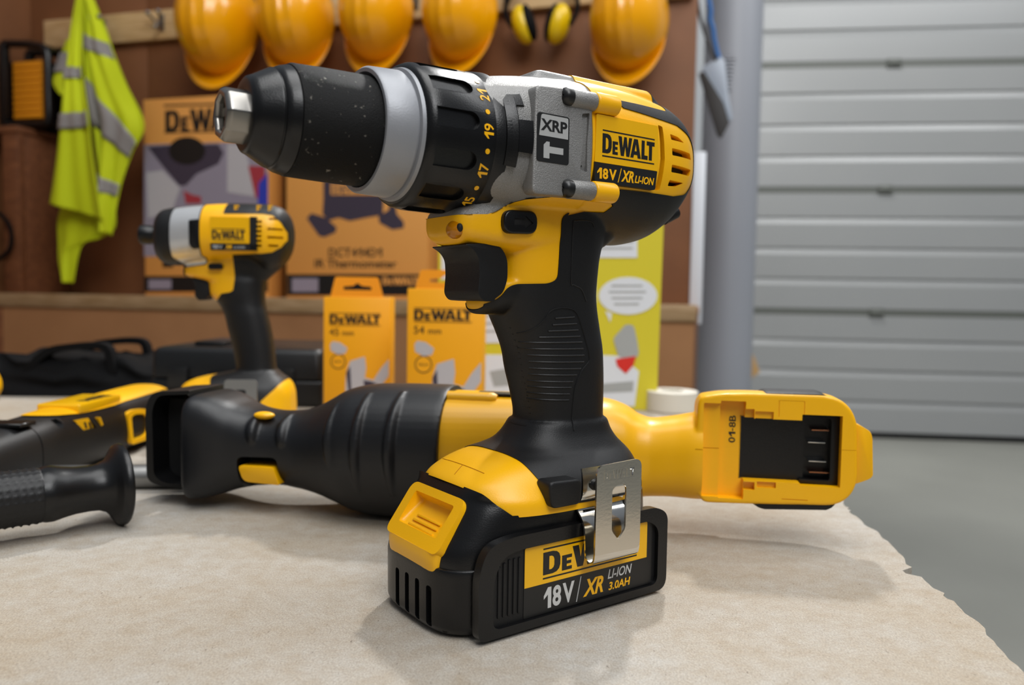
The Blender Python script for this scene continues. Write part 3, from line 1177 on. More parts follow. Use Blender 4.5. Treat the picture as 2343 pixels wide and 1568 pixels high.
    pan.append((prism(rnd([(31.8, 18.0), (101.6, 18.0), (101.6, 34.4), (31.8, 34.4)], [.1, .1, .8, .8], 3), -36.3, -35), YELG))
    part('label_panel', pan + [(side(brand(9.4, 54, .12), 41.2, 21.6, -36.25), INK),
                               (side(text2d('18V', 8.8, .03, 0, 16.5, .12), 42.0, 7.2, -36.1), WHITEI),
                               (side(shape2d([[(0, 0), (.5, 0), (2.8, 10.6), (2.3, 10.6)]], .12), 59.6, 6.4, -36.1), GREYI),
                               (side(text2d('XR', 7.4, .03, .3, 11.6, .12), 63.6, 7.6, -36.1), YEL),
                               (side(text2d('LI-ION', 4.2, .012, .25, 14.6, .12), 77.8, 12.6, -36.1), WHITEI),
                               (side(text2d('3.0AH', 3.6, .022, .15, 13.2, .12), 78.4, 7.4, -36.1), YEL)], bp, 'battery label lettered 18V 3.0AH')
    # release button: a dished slab on the sloping front
    bx = rnd([(-21.5, 0), (21.5, 0), (21.5, 24.5), (-21.5, 24.5)], [4, 4, 5, 5], 6)
    slab = mv(shape2d([bx], 9.0), 0, 0, -4.0)
    slab = bevel(slab, 1.4, 3, 60)
    pk = loft([[(-15, 6.5, 2.9), (15, 6.5, 2.9), (15, 19.5, -.8), (-15, 19.5, -.8)], [(-16, 5.5, 6), (16, 5.5, 6), (16, 21, 6), (-16, 21, 6)]])
    slab = cut(slab, bevel(pk, 1.2, 2, 40))
    rb = [box(-10 + k * .3, 10 - k * .3, 6.4 + 2.5 * k, 7.4 + 2.5 * k, 1.0, 3.75 - .72 * k, .3) for k in range(3)]
    lip = loft_z([(22.5, -.5, 8, 19.5), (30, -1.6, 8, 20.2), (33.5, -1.2, 8, 20.4)], 5, 4, 40)
    part('release_button', [(xf(slab, tilt), YEL)] + [(xf(r, tilt), YEL) for r in rb] + [(lip, YEL)], bp, 'yellow dished battery release button')
    return D


build_drill()


# ------------------------------------------------------------------ reciprocating saw lying behind the drill
def build_saw():
    S = Frame((-.087, .485, .003), -10)
    t = thing('reciprocating_saw', 'yellow reciprocating saw with black rubber boot lying on its side, empty battery socket showing', 'saw', S)

    def secs(rows, k=1.0):
        out = []
        for r in rows:
            a, b = S.px(r[0], r[1]), S.px(r[0], r[2])
            un = S.px(r[0], (r[1] + r[2]) / 2, -24)[0]
            out.append((un, k * (r[3] if len(r) > 3 else 1) * (a[1] - b[1]) / 2, a[1], b[1]))
        return out
    boot_rows = [(423, 902, 1113, .9), (427, 896, 1120, .92), (438, 893, 1123, .92), (460, 896, 1122, .92), (490, 906, 1116, .94), (522, 921, 1108, .97), (560, 932, 1104), (610, 938, 1104), (660, 936, 1112), (700, 924, 1122), (735, 906, 1134), (765, 890, 1146), (800, 881, 1160),
                 (850, 877, 1170), (930, 878, 1177), (1000, 880, 1179), (1016, 882, 1178)]
    rows_ = dense(secs(boot_rows, 1.02), 6)
    ue = S.px(600, 1020, -24)[0]
    uf = S.px(425, 1010, -24)[0]
    base = loft([ring_x(r[0], r[1], r[2], r[3], (r[2] + r[3]) / 2, 2.25 + 3.2 * max(0, min(1, (ue - r[0]) / (ue - uf))) ** 1.5) for r in rows_])
    sk = Skin(base)
    add = []
    for x, y0, y1, r in ((757, 925, 1060, 2.6), (828, 905, 1120, 3.4), (905, 902, 1125, 3.6), (562, 952, 1018, 3.6), (630, 950, 1024, 3.6)):
        pts = [S.px(x - 6 * math.sin(math.pi * k / 16) + 4, y0 + (y1 - y0) * k / 16, -30) for k in range(17)]
        rr = [r * (.35 + .65 * math.sin(math.pi * (k + .8) / 17.6)) for k in range(17)]
        P = []
        for (u, z) in pts:
            h, n = sk.side(u, z)
            if h is not None:
                P.append(tuple(h - n * .6))
        add.append(tube(P, rr[:len(P)], 10))
    boot = weld([base] + add, 1.0, 3, .5)
    # trigger-side window with the yellow blade lever, and the notch at the rim
    def cast(x, y, w=-30):
        u, z = S.px(x, y, w)
        return sk.side(u, z)[0]
    w0, w1 = S.px(540, 1046, -26), S.px(640, 1106, -22)
    win = prism(rnd([(w0[0], w0[1]), (w1[0] - 1, w0[1] + .3), (w1[0] + 1.5, w1[1] - 8), (w0[0], w1[1] - 8)], [4, 4, 1, 1], 5), -60, -6)
    boot = cut(boot, win)
    n0, n1 = S.px(945, 892, -34), S.px(1016, 922, -34)
    slot = bevel(tube([(n0[0] + 4, -31, (n0[1] + n1[1]) / 2), (n1[0] + 9, -31, (n0[1] + n1[1]) / 2)], 4.4, 16), .5, 1, 70)
    boot = cut(boot, slot)
    part('rubber_boot', [(boot, RUBS)], t, 'black rubber boot over the gear case')
    l0, l1 = S.px(546, 1064, -24), S.px(639, 1108, -22)
    lev = loft([[(l0[0] + a, y, z) for a, z in rnd([(0, l0[1]), (l1[0] - l0[0] - 2.4, l0[1] - .2), (l1[0] - l0[0] + 1.6, l1[1]), (3.6, l1[1] + 1.0)], [3, 2, 1, 4], 5)] for y in (-25.5, -23, -6)])
    part('blade_lever', [(bevel(lev, .9, 2, 50), YEL), (box(l0[0] - 2, l1[0], -8, 0, l1[1], l0[1] + 7), SLOT)], t, 'yellow blade release lever')
    hb = cast(600, 942, -20)
    part('top_button', [(xf(ball((0, 0, 0), 1, 6.8, 4.6, 2.4, 24, 12), lambda x, y, z: (x + S.px(600, 939, -18)[0], y - 15.5, z + S.px(600, 944, -18)[1] - 2.2)), YEL)], t)
    # shoe
    so = rnd(S.pl([(337, 930), (352, 897), (437, 893), (437, 1118), (372, 1112), (340, 1098)], -18), [6, 6, 1, 1, 6, 7], 6)
    si = rnd(S.pl([(352, 935), (366, 904), (437, 902), (437, 1108), (380, 1104), (356, 1088)], -18), [5, 5, .5, .5, 5, 5], 6)
    sh = shape2d([so, si], 40)
    sh = [(x, 20 - z, y) for x, y, z in sh[0]], sh[1]
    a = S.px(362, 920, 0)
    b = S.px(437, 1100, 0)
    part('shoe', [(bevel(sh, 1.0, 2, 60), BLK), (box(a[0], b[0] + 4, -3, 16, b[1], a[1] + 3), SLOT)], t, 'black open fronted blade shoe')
    # yellow body, grip and battery foot in one moulding
    rows = [(1006, 893, 1176), (1060, 895, 1175), (1180, 899, 1169), (1330, 906, 1154), (1385, 914, 1146), (1428, 929, 1139), (1460, 949, 1133), (1490, 957, 1131), (1540, 953, 1132), (1600, 945, 1137), (1660, 945, 1137)]
    yb = loft_x(secs(rows, .96), None, 2.6)
    FW = -20.0
    out = S.pl([(1597, 925), (1604, 908), (1650, 901), (1700, 900), (1895, 906), (1925, 915), (1948, 935), (1962, 965), (1963, 1100), (1952, 1130), (1930, 1150), (1905, 1158), (1700, 1154), (1608, 1151), (1596, 1130), (1590, 1030)], FW)
    out = rnd(out, 4, 3)
    cu = sum(p[0] for p in out) / len(out)
    cz = sum(p[1] for p in out) / len(out)
    rings = []
    for y, k, sh_ in ((FW, .985, 0), (FW + .8, 1.0, 0), (FW + 14, 1.0, 0), (FW + 24, .97, -1), (FW + 34, .86, -6), (FW + 40, .7, -12)):
        rings.append([(cu + (u - cu) * k + sh_, y, cz + (z - cz) * k) for u, z in out])
    ft = loft(rings)
    yel = weld([yb, ft], .85, 3, .5)

    def R(x0, y0, x1, y1, d, r=.4):
        p0, p1 = S.px(x0, y0, FW), S.px(x1, y1, FW)
        return prism(rect(p0[0], p1[1], p1[0], p0[1], r, 3), FW - 10, FW + d)
    yel = cut(yel, R(1650, 917, 1700, 1143, 7.5), R(1699, 957, 1839, 1107, 9), R(1836, 949, 1922, 1117, 14))
    yel = cut(yel, R(1611, 922, 1652, 1138, 3.5))
    yel = cut(yel, R(1686, 935, 1726, 960, 4), R(1690, 1102, 1726, 1122, 4))
    yel = cut(yel, R(1728, 941, 1770, 960, 2), R(1732, 1102, 1775, 1118, 2))
    yel = cut(yel, R(1590, 1027, 1652, 1028.5, 4.2), R(1650, 1028, 1700, 1030.5, 9.5), R(1920, 1030, 1970, 1031.5, .5))
    yel = cut(yel, R(1782, 918, 1783, 954, .4), R(1840, 919, 1841, 954, .4), R(1782, 917, 1841, 918.4, .5), R(1788, 1143, 1848, 1144.5, .5))
    sk2 = Skin(yb)
    P = []
    for k in range(12):
        u, z = S.px(1012 + 116 * k / 11, 913 + 5 * k / 11, -28)
        h, n = sk2.side(u, z)
        if h is not None:
            P.append(tuple(h - n * 1.2))
    bar = tube(P, [4.4] * (len(P) - 1) + [3.2], 14)
    part('housing', [(yel, YEL), (bar, YEL)], t, 'yellow plastic housing with open battery foot')
    tabp = rnd(S.pl([(1950, 965), (1966, 972), (1987, 985), (1991, 1000), (1992, 1085), (1985, 1092), (1966, 1099), (1950, 1104)], FW + 8), [1, 2, 3, 2, 2, 3, 2, 1], 4)
    part('foot_tab', [(bevel(prism(tabp, FW + 3, FW + 22), .8, 2), YEL)], t)
    for pts in ([(1745, 903), (1758, 899), (1880, 902), (1898, 908), (1898, 915), (1745, 912)], [(1718, 1150), (1735, 1161), (1748, 1165), (1890, 1167), (1902, 1162), (1912, 1152)]):
        part('rubber_pad', [(bevel(prism(rnd(S.pl(pts, FW + 2), .6, 2), FW + 1.2, FW + 24), .6, 2), RUB)], t)
    p0, p1 = S.px(1699, 957, FW), S.px(1839, 1107, FW)
    q0, q1 = S.px(1837, 950, FW), S.px(1921, 1116, FW)
    tb = cut(box(q0[0], q1[0], FW + 5, FW + 14.5, q1[1], q0[1], .5), prism(rect(q0[0] + 3.4, q1[1] + 2.4, q1[0] - 4.2, q0[1] - 2.0, 1.6, 4), FW, FW + 12.5), box(q0[0] - 2, q0[0] + 5, FW, FW + 12.5, q1[1] + 2.4, q0[1] - 2))
    pieces = [(box(p0[0] - .5, p1[0] + .6, FW + 7.5, FW + 10.5, p1[1] - .5, p0[1] + .5), BLK), (tb, BLK)]
    term = part('terminal_block', pieces, t, 'black contact plate of the empty battery socket')
    for x0, x1, y, m in ((1856, 1896, 983, COPPER), (1848, 1887, 1011, STEEL), (1849, 1889, 1054, STEEL), (1850, 1899, 1079, COPPER)):
        c0, c1 = S.px(x0, y, FW + 8), S.px(x1, y, FW + 8)
        part('contact_blade', [(box(c0[0], c1[0], FW + 6.5, FW + 12.8, c0[1] - .33, c0[1] + .33, .1), m)], term)
    h0, h1 = S.px(1676, 1013, FW + 7.2), S.px(1676, 951, FW + 7.2)
    tx = text2d('01-8B', 3.6, .012, 0, h1[1] - h0[1], .12)
    part('handwriting', [(side(tx, h0[0] + 1.4, h0[1], FW + 7.45, 0, math.pi / 2), INK)], t, 'hand written 01-8B in black marker')
    tl = S.px(1098, 897, -6)
    part('top_label', [(prism(S.pl([(1095, 896.5), (1180, 900), (1180, 904), (1095, 901)], -8), -14, -3), INK)], t)


build_saw()


# ------------------------------------------------------------------ impact driver at the back left
def build_impact():
    I = Frame(((540 - 1171.5) / FPX * .70, .70, 0), 3)
    t = thing('impact_driver', 'small yellow and black impact driver standing upright behind the saw boot', 'power drill', I)
    P = I.pl

    def sx_(rows):
        out = []
        for x, a, b, w in rows:
            p, q = I.px(x, a), I.px(x, b)
            out.append((p[0], w, p[1], q[1]))
        return out
    head = loft_x(sx_([(366, 505, 580, 12), (372, 492, 594, 20), (382, 483, 602, 25), (394, 480, 606, 27), (420, 476, 606, 28), (460, 472, 604, 29), (520, 469, 602, 30), (580, 469, 600, 30), (620, 471, 618, 29), (645, 479, 606, 26), (660, 495, 585, 19), (669, 520, 560, 8)]), None, 2.5)
    hand = []
    for y, a, b, w in ((560, 470, 655, 18), (600, 425, 650, 17), (628, 420, 622, 15), (645, 478, 608, 16), (672, 482, 606, 16.5), (694, 503, 607, 16), (720, 516, 613, 16.5), (750, 523, 620, 16.5), (800, 536, 628, 16.5), (845, 543, 632, 17), (860, 530, 640, 20)):
        p, q = I.px(a, y), I.px(b, y)
        hand.append((p[1], p[0] + 1, q[0] - 1, w))
    hand = loft_z(sorted(hand), 2.5)
    ft = []
    for y, a, b, w in ((848, 540, 634, 17), (856, 500, 642, 21), (866, 450, 655, 26), (880, 428, 666, 31), (900, 422, 671, 33), (935, 424, 672, 35), (960, 424, 672, 35)):
        p, q = I.px(a, y), I.px(b, y)
        ft.append((p[1], p[0], q[0], w))
    ft = loft_z(sorted(ft), 3.2)
    body = weld([head, hand, ft], 1.3, 6, .5)
    pr = lambda p: prism(p, -80, 80)
    silver = P([(391, 440), (462, 440), (462, 598), (455, 603), (405, 607), (391, 600)], -20)
    silver = P([(391, 440), (459, 440), (459, 585), (466, 590), (466, 600), (458, 604), (412, 610), (391, 590)], -24)
    yel = P([(459.5, 440), (512, 440), (512, 489), (600, 489), (622, 492), (640, 508), (651, 530), (651, 548), (640, 566), (622, 578), (600, 581), (530, 583), (527, 590), (529, 640), (526, 664), (518, 669), (498, 672), (488, 684), (477, 692), (474, 700), (440, 700), (440, 645), (405, 640), (405, 611), (458, 605), (467, 600), (467, 589), (459.5, 585)], -26)
    front = P([(300, 440), (390.5, 440), (390.5, 592), (411, 611), (404, 611), (404, 660), (300, 660)], -24)
    part('gear_case', [(common(body, pr(silver)), SILB)], t, 'silver nose of the impact driver')
    ycl = common(grow(body, .3), pr(yel))
    vz = []
    for x0, x1, y in ((613, 634, 500), (611, 642, 524), (611, 643, 543), (613, 634, 562)):
        vz.append(prism(rnd(P([(x0, y - 2.5), (x1, y - 2), (x1, y + 2.5), (x0, y + 2.5)], -28), .5, 2), -60, -16))
    for k in range(6):
        vz.append(prism(P([(586, 504 + 11 * k), (598, 504 + 11 * k), (598, 510 + 11 * k), (586, 510 + 11 * k)], -30), -60, -20))
    part('housing', [(cut(ycl, *vz), YEL)], t, 'yellow motor housing')
    rest = grow(body, .7)
    for p in (silver, yel):
        rest = boolean(rest, pr(p), 'DIFFERENCE')
    zf = I.px(540, 846)[1]
    fl = P([(400, 846), (487, 846), (480, 862), (496, 905), (496, 990), (400, 990)], -22)
    fr = P([(690, 860), (648, 868), (630, 890), (604, 915), (596, 990), (690, 990)], -22)
    rb = boolean(boolean(rest, pr(fl), 'DIFFERENCE'), pr(fr), 'DIFFERENCE')
    part('grip', [(rb, RUB)], t, 'black rubber grip and bumper')
    sk = Skin(grow(body, .7))
    yb = [(common(grow(body, .5), pr(fl)), YEL), (common(grow(body, .5), pr(fr)), YEL)]
    part('foot_band', yb, t, 'yellow ends of the foot')
    zl = I.px(540, 960)[1]
    a, b = I.px(424, 960)[0], I.px(672, 960)[0]
    part('battery_pack', [(bevel(loft_z([(0, a + 2, b - 2, 33), (2, a, b, 35), (zl + 4, a, b, 35)], 4, 3), .2, 1), BLK)], t, 'black battery pack under the driver')
    an = I.px(322, 537)
    an2 = I.px(372, 537)
    rz = 8.6
    part('bit_holder', [(rev([(an[0], 3.2), (an[0], rz - 1), (an[0] + 1, rz), (an[0] + 9, rz), (an[0] + 10, rz - .6), (an2[0] + 4, rz - .6), (an2[0] + 4, 3.2)], an[1], 0, 40), BLK)], t, 'black quick release bit holder')
    tp = rnd(P([(443, 636), (470, 632), (482, 640), (483, 672), (474, 686), (458, 688), (449, 676), (451, 655)], -4), 1.2, 3)
    part('trigger', [(bevel(prism(tp, -9, 9), 2, 3), RUB)], t)
    bx = P([(477, 603), (510, 603), (510, 617), (477, 617)], -18)
    part('direction_button', [(bevel(prism(rnd(bx, 2.6, 5), -20, -8), .6, 2), BLK)], t)
    wnd = P([(434, 504), (458, 502), (458, 568), (444, 571), (435, 560)], -27)
    part('side_window', [(bevel(prism(rnd(wnd, 1.5, 3), -30.2, -20), .4, 2), BLK)], t)
    lb = P([(482, 498), (572, 498), (572, 556), (482, 556)], -29)
    l0, l1 = lb[3], lb[1]
    w, h = l1[0] - l0[0], l1[1] - l0[1]
    pcs = [(prism(rect(l0[0], l0[1], l1[0], l1[1], .6), -31.0, -24), YELG),
           (side(brand(h * .34, w * .84, .15), l0[0] + w * .05, l0[1] + h * .15, -31), INK),
           (prism(rect(l0[0] + .5, l0[1] - 6.0, l1[0] + 6, l0[1] - .6), -31.0, -24), INK),
           (prism(rect(l1[0] + .4, l0[1] - 6.0, l1[0] + 6, l1[1] + .6), -31.0, -24), INK),
           (side(text2d('18V', 3.2, .02, 0, 8.5, .15), l0[0] + 2, l0[1] - 4.8, -31), GREYI),
           (side(text2d('XR', 3.4, .03, .2, 5.4, .15), l0[0] + 13, l0[1] - 4.8, -31), YEL),
           (side(text2d('LI-ION', 2.4, .01, .2, 9.5, .15), l0[0] + 20, l0[1] - 4.6, -31), GREYI)]
    part('label', pcs, t, 'driver label lettered 18V')
    # belt clip
    c0, c1 = I.px(515, 868, -40), I.px(590, 935, -40)
    o_ = rnd([(c0[0], c1[1] - 6), (c1[0], c1[1] - 6), (c1[0], c0[1]), (c0[0], c0[1])], [2, 2, 4, 4], 5)
    cx = (c0[0] + c1[0]) / 2
    hl = rnd([(cx - 4.5, c1[1]), (cx + 4.5, c1[1]), (cx + 4.5, c0[1] - 8.5), (cx - 4.5, c0[1] - 8.5)], 2, 4)
    cl = shape2d([o_, hl], 1.0)
    cl = [(x, -42 - z, y) for x, y, z in cl[0]], cl[1]
    part('belt_hook', [(cl, RODM), (tube([(cx, -43, c1[1] - 6), (cx, -41, c1[1] - 9), (cx, -37, c1[1] - 8), (cx, -34, c1[1] + 2)], 3, 10), STEEL)], t, 'steel belt clip')
    # embossed marks on the top bumper
    tops = []
    for x in (545, 596, 622):
        u, z = I.px(x, 479, -20)
        tops.append((side(shape2d([[(0, 0), (1.2, 0), (1.2, 1.4), (3, 1.4), (3, 2.6), (1.2, 2.6), (1.2, 3.6), (4, 3.6), (4, 5), (0, 5)]], .3), u - 2, z - 2, -24.5), YEL))
    part('bumper_marks', tops, t, 'small yellow marks on the black bumper')


build_impact()


# ------------------------------------------------------------------ tool and loose handle at the left
def build_multitool():
    T = Frame((-.336, .40, 0), 90)
    t = thing('cordless_multitool', 'long black tool with yellow top shell lying behind the loose side handle', 'power tool', T)
    body = loft_x([(30, 16, 36, 6), (36, 20.5, 41, 2), (60, 21.5, 42.5, 1), (110, 23, 45.5, 0.8), (190, 24, 48.5, .8), (260, 24, 50, .8), (305, 23, 50.5, 1), (335, 17, 45, 4), (343, 7, 33, 14)], None, 2.7)
    body = weld([body], 1.3, 3, .5)
    up = T.pl([(0, 992, -20), (40, 981, -20), (75, 973, -21), (108, 954, -22), (160, 951, -22), (200, 946, -22), (240, 936, -22), (272, 927, -22)], -22)
    low = [(20, up[0][1] - 1)] + [p for p in up] + [(up[-1][0] + 1, 44.5), (240, 45.2), (310, 46.2), (360, 41), (360, 90), (20, 90)]
    pr = prism(low, -60, 60)
    yel = common(grow(body, .9), pr)
    rest = boolean(body, pr, 'DIFFERENCE')
    part('top_shell', [(yel, YEL)], t, 'yellow top shell')
    sk = Skin(body)
    hole = T.px(150, 968, -23)
    vent = T.pl([(178, 963), (208, 957), (220, 979), (191, 986)], -23)
    grooves = [cyl((hole[0], -60, hole[1]), (hole[0], -14, hole[1]), 3.6, 20), prism(vent, -60, -20)]
    for uu in (45, 62, 118):
        g = loft_x([(uu - .5, 40, 60, -20), (uu + .5, 40, 60, -20)], 24, 8)
        gi = grow(loft_x([(uu - 2, 20.8, 46, 2), (uu + 2, 20.8, 46, 2)], 24, 2.7), 0)
        grooves.append(boolean(g, gi, 'DIFFERENCE'))
    part('body', [(cut(rest, *grooves), RUB)], t, 'black rubber body')
    vp = [(prism(vent, -21.2, -18), YEL)]
    v2 = T.pl([(222, 956), (226, 955), (232, 972), (229, 975)], -23)
    vp.append((prism(v2, -24.4, -20), YEL))
    for x in (199, 209):
        vp.append((prism(T.pl([(x - 2, 967), (x + 2, 966), (x + 6, 979), (x + 2, 980)], -23), -21.5, -18), SLOT))
    part('vent', vp, t, 'yellow vent slots')
    o = rnd(T.pl([(287, 945), (300, 938), (325, 935), (338, 945), (344, 955), (338, 1000), (330, 1007), (296, 1018)], -23.5), 3, 4)
    i = rnd(T.pl([(295, 954), (304, 948), (325, 947), (333, 958), (333, 990), (325, 998), (300, 1007)], -23.5), 3, 4)
    rg = shape2d([o, i], 3)
    rg = [(x, -22.6 - z, y) for x, y, z in rg[0]], rg[1]
    part('bail_loop', [(bevel(rg, .6, 2, 60), YEL)], t, 'yellow loop on the side')
    lab = T.px(215, 928, -14)
    pa, pb = T.px(176, 934, -16)[0], T.px(272, 916, -16)[0]
    plate = box(pa, pb, -18, 14, 44, 51.4, 1.5, 3)
    tx = brand(9, (pb - pa) * .62, .2, False)
    txt = [(pa + (pb - pa) * .3 + x, -14 + y, 51.4 + z) for x, y, z in tx[0]], tx[1]
    part('label_plate', [(plate, YELG), (txt, INK)], t, 'raised yellow label plate with dark lettering')
    part('slide_switch', [(bevel(prism(T.pl([(36, 971), (73, 962), (73, 972), (36, 980)], -14), -17, 10), .5, 1), BLK)], t)


build_multitool()


def build_side_handle():
    G = Frame((-.2265, .4465, 0), 42)
    t = thing('side_handle', 'loose black side handle with ribbed grip and flared end flange', 'handle', G)
    zc = 23.6
    fl = rev([(-40, 10), (-40, 14.6), (-37.5, 15.3), (-34, 15.4), (-29, 14.2), (-23, 13.2), (-16, 12.9), (-11, 13.2), (-7, 14.8), (-4.6, 17.6), (-3.0, 20.6), (-1.4, 22.8), (.6, 23.5), (2.0, 23.5), (2.8, 22.8), (3.0, 18), (1.5, 10)], zc, 0, 96)
    part('flange', [(fl, BLK)], t, 'glossy flared flange')
    V, F = [], []
    n, m = 120, 110
    for i in range(m + 1):
        u = -142 + 103 * i / m
        for j in range(n):
            a = 2 * math.pi * j / n
            k = max(0, math.sin(u * 1.75)) * max(0, math.cos(a * 24))
            r = 14.9 + .7 * k - (1.2 if i in (0, m) else 0)
            V.append((u, -r * math.sin(a), zc + r * math.cos(a)))
    for i in range(m):
        for j in range(n):
            F.append((i * n + j, i * n + (j + 1) % n, (i + 1) * n + (j + 1) % n, (i + 1) * n + j))
    F.append(tuple(range(n)))
    F.append(tuple(m * n + j for j in range(n)))
    part('grip', [((V, F), RUB)], t, 'black grip with small raised studs', sharp=60)
    part('clamp', [(rev([(-172, 6), (-172, 22), (-170, 23.4), (-150, 23.4), (-146, 18), (-140, 15), (-140, 6)], zc, 0, 48), BLK)], t)


build_side_handle()


def build_rod():
    o = Frame((-.262, .531, 0), 8)
    r = part('metal_rod', [(bevel(cyl((-70, 0, 8.2), (52, 0, 8.2), 8.2, 40), .8, 2, 60), RODD)], None)
    r.location = tuple(o.o)
    r.rotation_euler = (0, 0, o.ang)
    tag(r, 'bare grey metal rod lying on the board under the saw shoe', 'rod')


build_rod()


# ------------------------------------------------------------------ things on and behind the table
def fit(vf, F, x0, y0, x1, y1, w):
    """stretch flat lettering over the rectangle seen between photo pixels (x0, y0 top left) and (x1, y1 bottom right) on plane w"""
    A = np.array(vf[0])
    lo, hi = A.min(0), A.max(0)
    a, b = F.px(x0, (y0 + y1) / 2, w)[0], F.px(x1, (y0 + y1) / 2, w)[0]
    d, c = F.px((x0 + x1) / 2, y1, w)[1], F.px((x0 + x1) / 2, y0, w)[1]
    return [(a + (x - lo[0]) / (hi[0] - lo[0]) * (b - a), w - (z - lo[2]), d + (y - lo[1]) / (hi[1] - lo[1]) * (c - d)) for x, y, z in vf[0]], vf[1]


def patch(F, pts, w, m, r=0, th=.4):
    p = F.pl(pts, w)
    if r:
        p = rnd(p, r, 5)
    return (prism(p, w - th, w + .2), m)


def oval(cx, cy, rx, ry, n=24):
    return [(cx + rx * math.cos(2 * math.pi * k / n), cy + ry * math.sin(2 * math.pi * k / n)) for k in range(n)]


def bit_box(Y, x0, x1, ytop, tab, size, label, turn):
    cx = (x0 + x1) / 2
    B = Frame(((cx - 1171.5) / FPX * Y, Y, 0), turn)
    t = thing('drill_bit_box', label, 'box', B, 'yellow boxes of hole cutters')
    a, b = B.px(x0, 800)[0], B.px(x1, 800)[0]
    zt = B.px(cx, ytop)[1]
    W = b - a
    part('carton', [(box(a, b, 0, 42, 0, zt, 1.2), BOXY)], t)
    tb = rnd([(a + W * .09, zt - 3), (b - W * .10, zt - 3), (b - W * .19, B.px(cx, tab)[1]), (a + W * .17, B.px(cx, tab)[1])], [0, 0, 2.5, 2.5], 4)
    zc = (zt + B.px(cx, tab)[1]) / 2 - 1
    m = (a + b) / 2
    hole = rnd([(m - W * .21, zc - 2.3), (m + W * .21, zc - 2.3), (m + W * .21, zc + 1.4), (m + W * .06, zc + 2.4), (m + 1.6, zc + 5), (m - 1.6, zc + 5), (m - W * .06, zc + 2.4), (m - W * .21, zc + 1.4)], .8, 3)
    v = shape2d([tb, hole], 1.0)
    part('hang_tab', [([(x, 2.4 - z, y) for x, y, z in v[0]], BOXO) if False else (([(x, 2.4 - z, y) for x, y, z in v[0]], v[1]), BOXO)], t, 'orange hanging flap with a slot')
    H = zt
    u = lambda f: a + W * f
    z = lambda f: zt - H * f

    def P(pts, m_, th=.3):
        return (prism([(u(x), z(y)) for x, y in pts], -th, .2), m_)

    def O(cx_, cy_, r, m_, th=.3):
        return (prism([(u(cx_) + W * r * math.cos(q * math.pi / 14), z(cy_) + W * r * math.sin(q * math.pi / 14)) for q in range(28)], -th, .2), m_)
    br = brand(W * .135, W * .76, .3)
    art = [(side(br, u(.09), z(.225), -.05), INK), (side(text2d('DT9', W * .04, 0, 0, W * .2, .3), u(.07), z(.10), -.05), INK) if False else (side(text2d(size, W * .105, .0, 0, None, .3), u(.09), z(.325), -.05), INK)]
    mm = text2d('mm', W * .055, 0, 0, W * .17, .3)
    art.append((side(mm, u(.28), z(.325), -.05), INK))
    art += [P([(.10, .40), (.14, .375), (.25, .385), (.36, .43), (.33, .475), (.22, .485), (.11, .455)], PHOTOL), O(.22, .545, .115, INK, .25), O(.22, .545, .10, BOXY, .35), (side(text2d('56mm', W * .04, 0, 0, W * .13, .3), u(.155), z(.555), -.2), INK)]
    # grey picture of the cutter
    art += [P([(.34, .64), (.40, .54), (.62, .50), (.64, .60), (.62, .68), (.75, .70), (.86, .60), (.98, .52), (.98, .66), (.80, .80), (.98, .84), (.98, .90), (.74, .90), (.64, .98), (.42, .95), (.33, .80)], PHOTOL),
            P([(.34, .64), (.40, .58), (.42, .78), (.60, .82), (.50, .90), (.38, .80)], PHOTOD, .45), P([(.60, .70), (.72, .71), (.84, .74), (.74, .80), (.62, .78)], PHOTOD, .45)]
    part('print', art, t, 'printed front lettered %smm with a grey picture of a cutter' % size)


bit_box(.875, 740, 893, 680, 634, '45', 'yellow card box lettered 45mm, left one behind the saw boot', 2)
bit_box(.80, 931, 1105, 661, 618, '54', 'yellow card box lettered 54mm, right one partly behind the drill trigger', -2)


